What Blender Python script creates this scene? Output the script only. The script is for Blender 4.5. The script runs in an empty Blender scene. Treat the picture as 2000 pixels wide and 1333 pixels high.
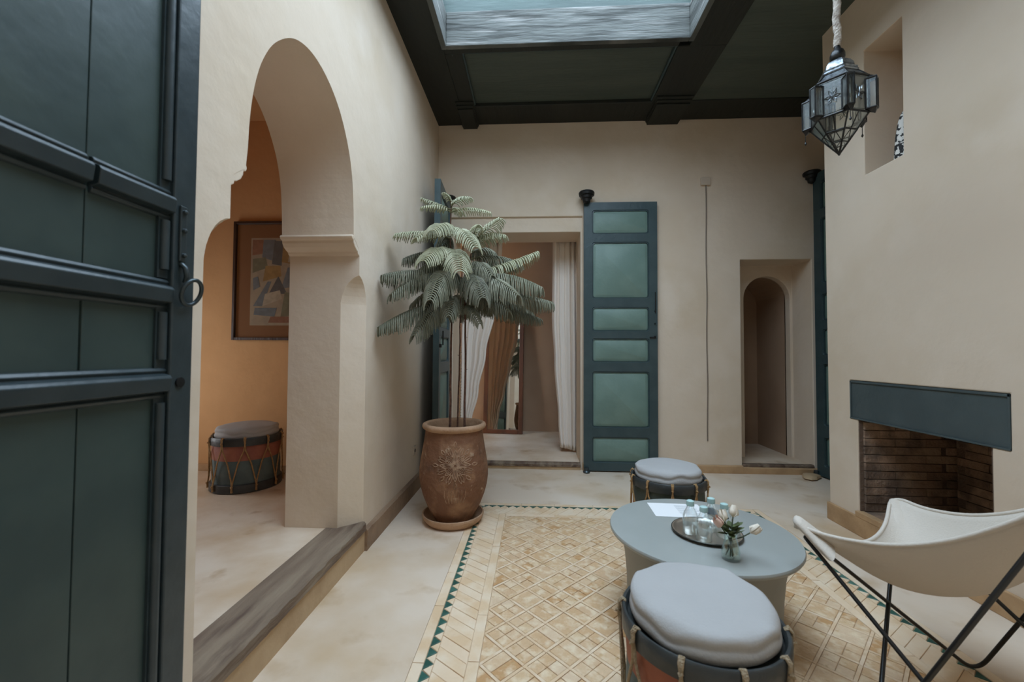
import bpy, bmesh, math, random
from math import sin, cos, pi, radians, sqrt
from mathutils import Vector, Matrix
random.seed(7)
SC = bpy.context.scene
COL = SC.collection

# ------------------------------------------------------------------ camera
cd = bpy.data.cameras.new('camera'); cam = bpy.data.objects.new('camera', cd); COL.objects.link(cam)
cam.location = (0, 0, 1.12)
R_ = Vector((0.99856479, 0.05329926, 0.00524805)); U_ = Vector((-0.00372384, -0.0286565, 0.99958238)); F_ = Vector((-0.05342739, 0.99816732, 0.02841689))
cam.rotation_euler = Matrix((R_, U_, -F_)).transposed().to_euler()
cd.sensor_width = 36; cd.lens = 806.89 * 36 / 2000; cd.clip_start = 0.05
cd.dof.use_dof = True; cd.dof.focus_distance = 3.4; cd.dof.aperture_fstop = 3.5
SC.camera = cam

# ------------------------------------------------------------------ daylight and exposure
world = bpy.data.worlds.new('sky'); SC.world = world; world.use_nodes = True
bg = world.node_tree.nodes['Background']; bg.inputs[0].default_value = (0.65, 0.82, 1.0, 1); bg.inputs[1].default_value = 11.8
ld = bpy.data.lights.new('skylight_portal', 'AREA'); ld.shape = 'RECTANGLE'; ld.size = 1.86; ld.size_y = 2.72
ld.cycles.is_portal = True
lo = bpy.data.objects.new('skylight_portal', ld); COL.objects.link(lo); lo.location = (0.22, 1.58, 3.83)
SC.view_settings.view_transform = 'Standard'; SC.view_settings.look = 'None'
SC.view_settings.gamma = 1; SC.view_settings.use_curve_mapping = False; SC.view_settings.exposure = 0.0
SC.cycles.max_bounces = 10; SC.cycles.diffuse_bounces = 7; SC.cycles.glossy_bounces = 4; SC.cycles.transmission_bounces = 8; SC.cycles.transparent_max_bounces = 12
SC.cycles.caustics_reflective = False; SC.cycles.caustics_refractive = False
SC.cycles.use_denoising = True; SC.cycles.use_adaptive_sampling = False; SC.cycles.sample_clamp_indirect = 6

# ------------------------------------------------------------------ materials
def srgb(r, g, b):
    f = lambda c: (c / 255 / 12.92) if c <= 10 else ((c / 255 + .055) / 1.055) ** 2.4
    return (f(r), f(g), f(b))
def material(name, col, rough=.7, metal=0., var=None, vscale=3., vlo=.42, vhi=.62, bump=0., bscale=30., spec=.5, rand=0., stretch=None, second=None, coat=0., rand_cols=None, space='P'):
    """principled material; var = second colour mixed in by noise, second = (colour, scale, lo, hi) a further layer"""
    m = bpy.data.materials.new(name); m.use_nodes = True
    nt = m.node_tree; N = nt.nodes; L = nt.links
    b = N['Principled BSDF']; b.inputs['Roughness'].default_value = rough; b.inputs['Metallic'].default_value = metal
    b.inputs['Specular IOR Level'].default_value = spec
    if coat: b.inputs['Coat Weight'].default_value = coat; b.inputs['Coat Roughness'].default_value = .25
    if space == 'P': g = N.new('ShaderNodeNewGeometry'); vec = g.outputs['Position']
    else: g = N.new('ShaderNodeTexCoord'); vec = g.outputs['Object']
    if stretch:
        mp = N.new('ShaderNodeMapping'); mp.inputs['Scale'].default_value = stretch; L.new(vec, mp.inputs[0]); vec = mp.outputs[0]
    rgb = N.new('ShaderNodeRGB'); rgb.outputs[0].default_value = (*col, 1); out = rgb.outputs[0]
    if rand_cols:
        oi = N.new('ShaderNodeObjectInfo'); rp = N.new('ShaderNodeValToRGB'); rp.color_ramp.interpolation = 'CONSTANT'
        els = rp.color_ramp.elements
        while len(els) < len(rand_cols): els.new(.5)
        for i, c in enumerate(rand_cols): els[i].position = i / len(rand_cols); els[i].color = (*c, 1)
        L.new(oi.outputs['Random'], rp.inputs[0]); out = rp.outputs[0]
    def layer(out, c, sc, lo, hi, detail=5):
        n = N.new('ShaderNodeTexNoise'); n.inputs['Scale'].default_value = sc; n.inputs['Detail'].default_value = detail; L.new(vec, n.inputs['Vector'])
        mr = N.new('ShaderNodeMapRange'); mr.inputs[1].default_value = lo; mr.inputs[2].default_value = hi; mr.clamp = True; L.new(n.outputs[0], mr.inputs[0])
        mx = N.new('ShaderNodeMix'); mx.data_type = 'RGBA'; L.new(mr.outputs[0], mx.inputs[0]); L.new(out, mx.inputs[6]); mx.inputs[7].default_value = (*c, 1)
        return mx.outputs[2]
    if var: out = layer(out, var, vscale, vlo, vhi)
    if second:
        for s in (second if isinstance(second, list) else [second]): out = layer(out, *s)
    if rand:
        oi = N.new('ShaderNodeObjectInfo'); mr = N.new('ShaderNodeMapRange'); mr.inputs[3].default_value = 1 - rand; mr.inputs[4].default_value = 1 + rand
        L.new(oi.outputs['Random'], mr.inputs[0]); vm = N.new('ShaderNodeVectorMath'); vm.operation = 'SCALE'
        L.new(out, vm.inputs[0]); L.new(mr.outputs[0], vm.inputs['Scale']); out = vm.outputs[0]
    L.new(out, b.inputs['Base Color'])
    if bump:
        n = N.new('ShaderNodeTexNoise'); n.inputs['Scale'].default_value = bscale; n.inputs['Detail'].default_value = 6; L.new(vec, n.inputs['Vector'])
        bp = N.new('ShaderNodeBump'); bp.inputs['Strength'].default_value = bump; bp.inputs['Distance'].default_value = .02; L.new(n.outputs[0], bp.inputs['Height']); L.new(bp.outputs[0], b.inputs['Normal'])
    return m
def glass(name, col=(1, 1, 1), rough=0., mixf=.75, ior=1.45):
    m = bpy.data.materials.new(name); m.use_nodes = True; nt = m.node_tree; N = nt.nodes; L = nt.links
    N.remove(N['Principled BSDF']); t = N.new('ShaderNodeBsdfTransparent'); t.inputs[0].default_value = (*col, 1)
    g = N.new('ShaderNodeBsdfGlossy'); g.inputs['Roughness'].default_value = max(rough, .03); g.inputs[0].default_value = (.9, .95, .95, 1)
    fr = N.new('ShaderNodeLayerWeight'); fr.inputs[0].default_value = .35
    mr = N.new('ShaderNodeMapRange'); mr.inputs[3].default_value = 1 - mixf * 1.0 if False else .07; mr.inputs[4].default_value = mixf
    L.new(fr.outputs['Facing'], mr.inputs[0]); mx = N.new('ShaderNodeMixShader'); L.new(mr.outputs[0], mx.inputs[0]); L.new(t.outputs[0], mx.inputs[1]); L.new(g.outputs[0], mx.inputs[2])
    L.new(mx.outputs[0], N['Material Output'].inputs[0]); return m

PL = (.70, .58, .455)
M = {}
M['plaster'] = material('warm_plaster', PL, .85, var=(.655, .53, .395), vscale=1.3, bump=.25, bscale=9, second=(( .735, .62, .50), 2.7, .5, .75), spec=.25)
M['plaster_side'] = material('ochre_plaster', (.66, .38, .18), .85, var=(.60, .34, .155), vscale=1.5, bump=.25, bscale=9, spec=.2)
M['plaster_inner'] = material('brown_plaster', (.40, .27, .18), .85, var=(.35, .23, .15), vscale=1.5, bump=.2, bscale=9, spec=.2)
M['floor'] = material('polished_cement', (.74, .61, .48), .42, var=(.62, .46, .30), vscale=1.7, vlo=.46, vhi=.66, bump=.12, bscale=14, spec=.35,
                      second=[((.52, .36, .21), 4.5, .56, .76), ((.78, .68, .57), .9, .48, .68), ((.50, .36, .24), 16, .70, .82)])
M['floor_side'] = material('cement_floor_side_room', (.70, .585, .46), .5, var=(.56, .41, .27), vscale=2.4, vlo=.44, vhi=.66, bump=.15, bscale=12, spec=.3, second=((.42, .28, .16), 7, .62, .8))
M['grout'] = material('grout', (.58, .43, .28), .9, bump=.3, bscale=60)
TC = [(a * .9, b * .87, c * .86) for a, b, c in [(.72, .50, .29), (.76, .55, .34), (.70, .47, .26), (.74, .53, .31), (.72, .50, .30), (.62, .37, .17), (.79, .60, .40), (.71, .48, .27)]]
M['tile'] = material('glazed_clay_tile', (.6, .46, .3), .5, rand_cols=TC, var=(.80, .63, .43), vscale=22, vlo=.46, vhi=.66, bump=.35, bscale=70, second=((.56, .36, .18), 34, .60, .72), spec=.35)
M['tile_border'] = material('plain_clay_tile', (.6, .46, .3), .5, rand_cols=[(.76, .56, .36), (.79, .60, .41), (.74, .54, .34), (.73, .52, .32)], var=(.82, .66, .48), vscale=9, bump=.2, bscale=50, spec=.35)
M['tile_strip'] = material('thin_clay_strip', (.72, .52, .33), .5, var=(.80, .63, .45), vscale=12, bump=.2, bscale=50, spec=.35, second=((.60, .41, .23), 7, .55, .7))
M['tile_green'] = material('green_glazed_tile', (.028, .10, .075), .35, var=(.05, .14, .11), vscale=30, rand=.25)
M['base'] = material('terracotta_skirting', (.50, .32, .17), .7, var=(.40, .25, .13), vscale=6, bump=.3, bscale=25, spec=.3)
M['base_left'] = material('worn_brown_skirting', (.33, .22, .14), .75, var=(.22, .14, .09), vscale=5, bump=.4, bscale=25, spec=.3)
M['riser'] = material('tan_riser', (.52, .37, .22), .7, var=(.44, .30, .17), vscale=5, bump=.2, bscale=20)
M['oldwood'] = material('worn_threshold_wood', (.14, .09, .06), .7, var=(.27, .205, .14), vscale=9, vlo=.42, vhi=.62, stretch=(1, .12, 1), bump=.6, bscale=40, second=((.08, .045, .03), 14, .55, .68))
M['green_frame'] = material('dark_blue_green_paint', (.032, .058, .063), .42, var=(.042, .070, .074), vscale=8, bump=.12, bscale=30, spec=.5, second=((.10, .14, .14), 45, .70, .78))
M['green_panel'] = material('sage_green_paint', (.14, .22, .185), .5, var=(.165, .25, .21), vscale=5, bump=.1, bscale=35, spec=.5)
M['green_near'] = material('deep_green_gloss_paint', (.030, .050, .047), .42, var=(.04, .062, .056), vscale=6, bump=.1, bscale=12, spec=.5)
M['green_near_frame'] = material('black_green_gloss_paint', (.024, .036, .040), .36, var=(.032, .045, .049), vscale=14, bump=.12, bscale=16, spec=.5)
M['ceil'] = material('near_black_green_wood', (.015, .017, .012), .6, var=(.010, .012, .009), vscale=5, stretch=(1, .15, 1), bump=.3, bscale=30, second=((.12, .13, .12), 60, .74, .80))
M['ceil_panel'] = material('dark_green_ceiling_board', (.070, .085, .068), .6, var=(.055, .070, .056), vscale=4, stretch=(.2, 2, 1), bump=.25, bscale=30, second=((.16, .17, .15), 70, .75, .81))
M['wellwood'] = material('weathered_blue_green_boards', (.10, .105, .096), .75, var=(.038, .040, .035), vscale=9, vlo=.48, vhi=.60, stretch=(.22, .22, 2.2), bump=.5, bscale=30, second=((.22, .215, .20), 12, .55, .72))
M['wellupper'] = material('pale_teal_boards', (.052, .082, .074), .6, var=(.038, .062, .056), vscale=5, stretch=(.3, 1, 1.5), bump=.2, bscale=20)
M['iron'] = material('black_iron', (.02, .02, .02), .45, metal=.6, spec=.5)
M['rod'] = material('black_enamel_rod', (.012, .013, .014), .35, spec=.5)
M['iron_blue'] = material('painted_iron', (.05, .065, .07), .35, metal=.5)
M['brick'] = material('sooty_firebrick', (.30, .19, .12), .9, rand_cols=[(.38, .26, .17), (.32, .21, .14), (.42, .28, .19), (.27, .17, .11)], var=(.15, .10, .07), vscale=7, bump=.5, bscale=40)
M['mortar'] = material('sooty_mortar', (.15, .10, .07), .95, bump=.4, bscale=60)
M['lintel'] = material('slate_lintel_paint', (.055, .075, .078), .55, var=(.068, .090, .092), vscale=4, bump=.2, bscale=20, spec=.4)
M['cushion'] = material('white_canvas_cushion', (.43, .42, .41), .9, var=(.41, .40, .39), vscale=3, bump=.12, bscale=120, spec=.15)
M['canvas'] = material('cream_canvas', (.64, .575, .50), .9, var=(.60, .54, .465), vscale=3, bump=.2, bscale=160, spec=.15)
M['curtain'] = material('white_cotton_curtain', (.86, .78, .70), .95, bump=.15, bscale=200, spec=.1)
M['curtain'].node_tree.nodes['Principled BSDF'].inputs['Subsurface Weight'].default_value = 0
M['rope'] = material('golden_hemp_rope', (.45, .25, .10), .85, var=(.55, .35, .16), vscale=60, bump=.8, bscale=220)
M['rope_pale'] = material('pale_hemp_rope', (.48, .37, .24), .85, var=(.36, .26, .15), vscale=60, bump=.8, bscale=220)
M['hoop'] = material('black_hoop_paint', (.028, .032, .032), .4, var=(.045, .05, .05), vscale=10, bump=.15, bscale=30)
M['drum_orange'] = material('burnt_orange_drum_paint', (.34, .10, .045), .55, var=(.28, .08, .04), vscale=9, bump=.15, bscale=40)
M['drum_red'] = material('dusty_red_drum_paint', (.36, .13, .08), .6, var=(.28, .09, .06), vscale=9, bump=.15, bscale=40)
M['drum_teal'] = material('slate_teal_drum_paint', (.10, .14, .14), .6, var=(.07, .10, .10), vscale=9, bump=.15, bscale=40)
M['drum_dark'] = material('dark_green_drum_paint', (.035, .055, .050), .5, var=(.05, .07, .065), vscale=9, bump=.15, bscale=40)
M['table'] = material('grey_blue_lacquer', (.325, .34, .32), .32, var=(.345, .36, .34), vscale=4, spec=.45)
M['table_base'] = material('grey_table_base_paint', (.27, .275, .25), .55, var=(.30, .30, .27), vscale=4)
M['pot'] = material('old_brown_terracotta', (.19, .085, .042), .75, var=(.34, .185, .10), vscale=7, vlo=.50, vhi=.68, bump=.6, bscale=24, space='O', second=[((.52, .38, .26), 17, .64, .74), ((.12, .06, .035), 5, .58, .72)])
M['pot_rim'] = material('pale_terracotta', (.50, .31, .19), .8, var=(.40, .24, .14), vscale=9, bump=.4, bscale=40)
M['carve'] = material('scratched_pale_clay', (.42, .27, .17), .85, var=(.22, .12, .07), vscale=30)
M['soil'] = material('dry_potting_soil', (.06, .04, .03), 1., var=(.10, .07, .05), vscale=40, bump=1., bscale=90)
M['bark'] = material('brown_stem_bark', (.16, .075, .05), .85, var=(.10, .05, .03), vscale=40, bump=.6, bscale=120)
M['twig'] = material('green_brown_twig', (.17, .17, .09), .8)
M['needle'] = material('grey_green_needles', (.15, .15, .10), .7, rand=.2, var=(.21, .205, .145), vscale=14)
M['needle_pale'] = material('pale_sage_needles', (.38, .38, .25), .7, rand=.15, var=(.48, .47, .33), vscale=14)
M['framewood'] = material('dark_brown_frame_wood', (.06, .028, .015), .5, var=(.04, .02, .012), vscale=6, stretch=(1, 1, .2), bump=.2, bscale=50)
M['mirrorwood'] = material('reddish_mirror_frame_wood', (.13, .045, .02), .4, var=(.08, .03, .015), vscale=8, stretch=(1, 1, .2), bump=.2, bscale=50)
M['mat'] = material('rust_brown_picture_mount', (.27, .13, .06), .9)
M['mirror'] = material('mirror_glass', (.85, .87, .85), .02, metal=1.)
M['print'] = material('cream_print_paper', (.50, .42, .30), .9, var=(.42, .36, .27), vscale=14)
for k, c in dict(blue=(.16, .22, .25), slate=(.10, .13, .14), ochre=(.38, .25, .10), rose=(.30, .15, .10), sage=(.20, .22, .15), pale=(.50, .45, .34)).items():
    M['ink_' + k] = material('print_ink_' + k, c, .9, var=tuple(x * 1.25 for x in c), vscale=25)
M['steel'] = material('polished_steel', (.66, .62, .57), .34, metal=1.)
M['steel_dark'] = material('dark_steel_edge', (.10, .10, .09), .3, metal=.9)
M['lantern_metal'] = material('blackened_brass', (.055, .055, .055), .38, metal=.85, var=(.03, .03, .03), vscale=40)
M['lantern_top'] = material('worn_silver_metal', (.30, .33, .35), .35, metal=.85, var=(.10, .11, .12), vscale=45, vlo=.45, vhi=.6)
M['glass'] = glass('clear_bottle_glass', (.965, .98, .98), mixf=.75)
M['glass_vase'] = glass('greenish_vase_glass', (.90, .95, .92), mixf=.75)
M['glass_lantern'] = glass('frosted_lantern_glass', (.80, .80, .76), .3, mixf=.7)
M['glass_pic'] = glass('picture_glass', (1, 1, 1), .02, mixf=.35)
M['cap'] = material('pale_teal_bottle_cap', (.42, .60, .58), .4)
M['petal'] = material('cream_petal', (.80, .72, .60), .7)
M['petal_pink'] = material('pale_pink_petal', (.78, .55, .46), .7)
M['leaf'] = material('olive_leaf', (.10, .13, .05), .6, rand=.2)
M['stem'] = material('dark_green_stem', (.045, .06, .025), .6)
M['paper'] = material('white_paper', (.80, .80, .80), .8)
M['ink'] = material('grey_print_ink', (.42, .44, .46), .8)
M['navy'] = material('dark_navy_cover', (.02, .04, .06), .4)
M['plastic'] = material('cream_plastic', (.58, .48, .38), .5)
M['cable'] = material('brown_grey_cable', (.22, .17, .13), .6)
M['rope_white'] = material('cream_cord', (.58, .52, .45), .9, var=(.35, .29, .24), vscale=40, bump=.8, bscale=90)
M['cover_pattern'] = material('black_and_white_patterned_shade', (.75, .72, .66), .8, var=(.02, .02, .02), vscale=38, vlo=.50, vhi=.53)

# ------------------------------------------------------------------ mesh helpers
class MB:
    def __init__(s): s.v = []; s.f = []; s.m = []
    def add(s, vs, fs, mi=0):
        o = len(s.v); s.v += [tuple(v) for v in vs]; s.f += [tuple(o + i for i in f) for f in fs]; s.m += [mi] * len(fs); return s
    def box(s, x0, x1, y0, y1, z0, z1, mi=0, T=None):
        vs = [(x, y, z) for x in (x0, x1) for y in (y0, y1) for z in (z0, z1)]
        if T: vs = [T(Vector(v)) for v in vs]
        return s.add(vs, [(0, 1, 3, 2), (4, 6, 7, 5), (0, 4, 5, 1), (2, 3, 7, 6), (0, 2, 6, 4), (1, 5, 7, 3)], mi)
    def lathe(s, prof, seg=40, c=(0, 0, 0), mi=0, fn=None, cap0=True, cap1=True):
        vs = []; n = len(prof)
        for i in range(seg):
            a = 2 * pi * i / seg
            for j, (r, z) in enumerate(prof):
                rr, zz = (fn(r, z, a, j) if fn else (r, z)); vs.append((c[0] + rr * cos(a), c[1] + rr * sin(a), c[2] + zz))
        fs = [(i * n + j, ((i + 1) % seg) * n + j, ((i + 1) % seg) * n + j + 1, i * n + j + 1) for i in range(seg) for j in range(n - 1)]
        if cap0: fs.append(tuple(i * n for i in reversed(range(seg))))
        if cap1: fs.append(tuple(i * n + n - 1 for i in range(seg)))
        return s.add(vs, fs, mi)
    def tube(s, pts, r, seg=8, closed=False, mi=0, cap=True, rot=0.):
        pts = [Vector(p) for p in pts]; n = len(pts); rr = r if isinstance(r, (list, tuple)) else [r] * n
        up = None; vs = []
        for i, p in enumerate(pts):
            a = pts[(i - 1) % n] if (closed or i) else p; b = pts[(i + 1) % n] if (closed or i < n - 1) else p
            t = (b - a)
            if t.length < 1e-9: t = Vector((0, 0, 1))
            t.normalize()
            if up is None:
                up = Vector((0, 0, 1)) if abs(t.z) < .9 else Vector((1, 0, 0))
            sd = t.cross(up)
            if sd.length < 1e-6: sd = t.cross(Vector((0, 1, 0)))
            sd.normalize(); up = sd.cross(t).normalized()
            for k in range(seg):
                q = 2 * pi * k / seg + rot; vs.append(p + sd * (cos(q) * rr[i]) + up * (sin(q) * rr[i]))
        fs = []
        for i in range(n if closed else n - 1):
            j = (i + 1) % n
            fs += [(i * seg + k, i * seg + (k + 1) % seg, j * seg + (k + 1) % seg, j * seg + k) for k in range(seg)]
        if not closed and cap: fs += [tuple(reversed(range(seg))), tuple((n - 1) * seg + k for k in range(seg))]
        return s.add(vs, fs, mi)
    def prism(s, poly, z0, z1, T=None, mi=0):
        n = len(poly); vs = [(x, y, z0) for x, y in poly] + [(x, y, z1) for x, y in poly]
        if T: vs = [T(Vector(v)) for v in vs]
        return s.add(vs, [tuple(reversed(range(n))), tuple(range(n, 2 * n))] + [(i, (i + 1) % n, n + (i + 1) % n, n + i) for i in range(n)], mi)
    def mesh(s, name, mats, smooth=None):
        me = bpy.data.meshes.new(name); me.from_pydata(s.v, [], s.f)
        for m in (mats if isinstance(mats, list) else [mats]): me.materials.append(m)
        if any(s.m): me.polygons.foreach_set('material_index', s.m)
        bm = bmesh.new(); bm.from_mesh(me); bmesh.ops.recalc_face_normals(bm, faces=bm.faces); bm.to_mesh(me); bm.free()
        if smooth is not None:
            me.polygons.foreach_set('use_smooth', [True] * len(me.polygons)); me.set_sharp_from_angle(angle=radians(smooth))
        me.update(); return me
    def build(s, name, mats, parent=None, smooth=None, bevel=0, loc=None, kind=None, label=None):
        o = bpy.data.objects.new(name, s.mesh(name, mats, smooth)); COL.objects.link(o)
        if parent: o.parent = parent
        if loc: o.location = loc
        if bevel:
            b = o.modifiers.new('edge', 'BEVEL'); b.width = bevel; b.segments = 2; b.limit_method = 'ANGLE'; b.angle_limit = radians(40); b.harden_normals = False
        if kind: o['kind'] = kind
        if label: o['label'] = label
        return o
def inst(name, me, parent=None, loc=(0, 0, 0), rz=0., label=None):
    o = bpy.data.objects.new(name, me); COL.objects.link(o); o.location = loc; o.rotation_euler.z = rz
    if parent: o.parent = parent
    if label: o['label'] = label
    return o
def tag(o, label, cat, group=None, kind=None):
    o['label'] = label; o['category'] = cat
    if group: o['group'] = group
    if kind: o['kind'] = kind
    return o
def thing(name, label, cat, loc=(0, 0, 0), rz=0., group=None, kind=None):
    o = bpy.data.objects.new(name, None); COL.objects.link(o); o.location = loc; o.rotation_euler.z = rz; o.empty_display_size = .05
    if cat: tag(o, label, cat, group, kind)
    else:
        o['label'] = label
        if kind: o['kind'] = kind
    return o
def struct(o, label=None):
    o['kind'] = 'structure'
    if label: o['label'] = label
    return o
def boolean(o, cutters):
    for c in cutters:
        m = o.modifiers.new('cut', 'BOOLEAN'); m.operation = 'DIFFERENCE'; m.solver = 'EXACT'; m.object = c
    dg = bpy.context.evaluated_depsgraph_get(); me = bpy.data.meshes.new_from_object(o.evaluated_get(dg))
    o.modifiers.clear(); old = o.data; mats = list(old.materials); o.data = me
    me.materials.clear()
    for m in mats: me.materials.append(m)
    for p in me.polygons: p.material_index = 0
    for c in cutters: bpy.data.objects.remove(c)
    return o
def cutter(mb): return mb.build('cutter', [])
def bev(o, w, seg=2, ang=35):
    b = o.modifiers.new('edge', 'BEVEL'); b.width = w; b.segments = seg; b.limit_method = 'ANGLE'; b.angle_limit = radians(ang); return o
def YZ(v): return Vector((v.z, v.x, v.y))     # prism drawn in (Y,Z), depth along X
def XZ(v): return Vector((v.x, v.z, v.y))     # prism drawn in (X,Z), depth along Y
def arc(cx, cy, r, a0, a1, n): return [(cx + r * cos(radians(a0 + (a1 - a0) * i / n)), cy + r * sin(radians(a0 + (a1 - a0) * i / n))) for i in range(n + 1)]

H = 3.378; XL = -.957; YF = 4.015; XB = 2.02; SF = .165
# ------------------------------------------------------------------ the setting: left wall with its keyhole arch
arch_pts = [(1.240, -.2), (1.240, 1.655), (1.252, 1.685), (1.285, 1.712), (1.304, 1.725), (1.312, 1.80), (1.318, 1.90), (1.332, 2.00), (1.355, 2.09), (1.385, 2.165), (1.425, 2.235), (1.475, 2.295), (1.54, 2.352), (1.61, 2.388), (1.69, 2.404), (1.77, 2.397), (1.85, 2.37), (1.925, 2.323), (1.985, 2.263), (2.035, 2.19), (2.07, 2.12), (2.098, 2.03), (2.114, 1.93), (2.122, 1.83), (2.126, 1.725), (2.155, 1.712), (2.185, 1.685), (2.203, 1.655), (2.205, -.2)]
wl = MB().box(-1.35, XL, -.5, 4.5, 0, H + .12).build('wall_left', M['plaster'])
def chamfer(yc, s):
    mb = MB(); rings = [(.10, -.3), (.10, 1.386), (.098, 1.40), (.092, 1.43), (.083, 1.455), (.074, 1.475), (.06, 1.497), (.04, 1.518), (.018, 1.532), (.001, 1.538)]
    vs = []
    for c, z in rings:
        e = .03
        vs += [(XL + e, yc + s * (c + e), z), (XL - c - e, yc - s * e, z), (XL + e, yc - s * e, z)]
    fs = [(i * 3 + k, i * 3 + (k + 1) % 3, i * 3 + 3 + (k + 1) % 3, i * 3 + 3 + k) for i in range(len(rings) - 1) for k in range(3)] + [(0, 1, 2), tuple(len(vs) - 3 + k for k in range(3))]
    return cutter(mb.add(vs, fs))
def smooth_curve(p, i0, i1):
    out = p[:i0]
    for i in range(i0, i1):
        a, b, c, d = p[max(i - 1, i0)], p[i], p[i + 1], p[min(i + 2, i1)]
        for k in range(4):
            t = k / 4; out.append(tuple(.5 * (2 * b[q] + (c[q] - a[q]) * t + (2 * a[q] - 5 * b[q] + 4 * c[q] - d[q]) * t * t + (3 * b[q] - a[q] - 3 * c[q] + d[q]) * t ** 3) for q in (0, 1)))
    return out + p[i1:]
arch_pts = smooth_curve(arch_pts, 5, 23)
boolean(wl, [cutter(MB().prism(arch_pts, -1.6, -.7, YZ)), chamfer(2.205, 1), chamfer(1.240, -1)])
bev(wl, .007)
struct(wl, 'tall plaster wall at the left with a keyhole arch opening')
# moulding under the arch spring on both jambs, and the small ledges of the chamfer stops
def jamb_moulding(yc, s):
    g = lambda d: yc + s * d * (1 if s > 0 or d > 0 else .74)
    prof = [(-.070, 1.742), (-.092, 1.740), (-.098, 1.730), (-.092, 1.718), (-.076, 1.714), (-.074, 1.700), (-.060, 1.682), (-.036, 1.668), (-.022, 1.664), (-.020, 1.654), (-.004, 1.646), (.02, 1.646), (.02, 1.742)]
    o = MB().prism([(g(d), z) for d, z in prof], -1.352, XL - .0008, YZ).build('arch_moulding', M['plaster'], wl, bevel=.003)
    c = .10
    l = MB(); l.add([(XL + .002, g(c + .004), 1.380), (XL - c - .004, g(-.004), 1.380), (XL - c - .02, g(.02), 1.380), (XL - .02, g(c + .02), 1.380),
                     (XL + .002, g(c + .004), 1.394), (XL - c - .004, g(-.004), 1.394), (XL - c - .02, g(.02), 1.394), (XL - .02, g(c + .02), 1.394)],
                    [(0, 1, 2, 3), (4, 5, 6, 7), (0, 1, 5, 4), (1, 2, 6, 5), (2, 3, 7, 6), (3, 0, 4, 7)])
    l.build('chamfer_ledge', M['plaster'], wl, bevel=.003)
jamb_moulding(2.205, 1); jamb_moulding(1.240, -1)

# far wall: doorway and arched niche
wf = MB().box(-1.35, 3.3, YF, YF + .40, 0, H + .12).build('wall_far', M['plaster'])
niche_arch = [(2.131, -.3), (2.131, 1.685)] + arc(2.358, 1.685, .227, 180, 0, 16) + [(2.585, -.3)]
boolean(wf, [cutter(MB().box(-.80, .448, YF - .2, YF + .6, -.2, 2.305)), cutter(MB().box(-.86, .468, YF - .2, YF + .022, -.2, 2.454)), cutter(MB().box(1.955, 2.605, YF - .2, YF + .30, -.2, 2.017)), cutter(MB().prism(niche_arch, YF + .1, YF + .8, XZ))])
bev(wf, .007); struct(wf, 'far plaster wall with a curtained doorway and an arched niche')
nb = MB().box(1.6, 2.9, YF + .38, YF + 1.0, 0, 2.4).build('wall_niche', M['plaster_inner'])
boolean(nb, [cutter(MB().prism(niche_arch, YF + .2, YF + .93, XZ))]); struct(nb, 'shadowed back of the arched niche')

# right: chimney breast with niche and firebox (leans back a little as it rises)
def lean(v): return Vector((v.x + .007 * v.z, v.y + .012 * v.z if v.y > 2.9 else v.y, v.z))
br = MB().box(XB, 3.3, -.5, 2.957, 0, H + .12, T=lean).build('wall_right', M['plaster'])
boolean(br, [cutter(MB().box(1.9, 2.36, 2.367, 2.632, 2.231, 3.011)), cutter(MB().box(1.9, 2.60, 1.952, 2.712, -.1, .714)), cutter(MB().box(1.9, XB + .020, 1.878, 2.773, .714, .956))])
bev(br, .007); struct(br, 'pale plaster chimney breast at the right')
struct(MB().box(2.80, 3.3, 2.9, YF, 0, H + .12).build('wall_recess', M['plaster']), 'plaster wall of the recess behind the chimney breast')
struct(MB().box(-1.35, 3.3, -.7, -.5, 0, H + .12).build('wall_near', M['plaster']), 'plaster wall behind the viewpoint')

# side room beyond the arch
struct(MB().box(-3.2, -1.35, 3.2, 3.35, 0, 3.0).build('wall_side_room', M['plaster_side']), 'ochre plaster wall of the side room behind the arch')
struct(MB().box(-3.35, -3.2, .2, 3.35, 0, 3.0).build('wall_side_end', M['plaster_side']), 'end wall of the side room')
struct(MB().box(-3.35, -1.35, .05, .2, 0, 3.0).build('wall_side_front', M['plaster_side']), 'near wall of the side room')
struct(MB().box(-3.35, -1.35, .05, 3.35, 3.0, 3.1).build('ceiling_side_room', M['plaster_side']), 'ceiling of the side room')
struct(MB().box(-3.2, -1.115, .2, 3.2, 0, SF).build('floor_side_room', [M['floor_side']]), 'raised cement floor of the side room')
struct(MB().box(-3.2, -1.35, 3.18, 3.2, SF, SF + .055).build('baseboard_side_room', M['base']), 'low skirting at the foot of the ochre wall')
sw = bpy.data.lights.new('side_room_fill', 'AREA'); sw.shape = 'RECTANGLE'; sw.size = 1.2; sw.size_y = .5; sw.energy = 7.5; sw.color = (.92, .96, 1.0)  # unseen area lamp added to brighten the side room; its end wall is closed
swo = bpy.data.objects.new('side_room_fill', sw); COL.objects.link(swo); swo.location = (-3.15, 2.55, 1.0); swo.rotation_euler = (0, radians(-90), 0)
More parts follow.
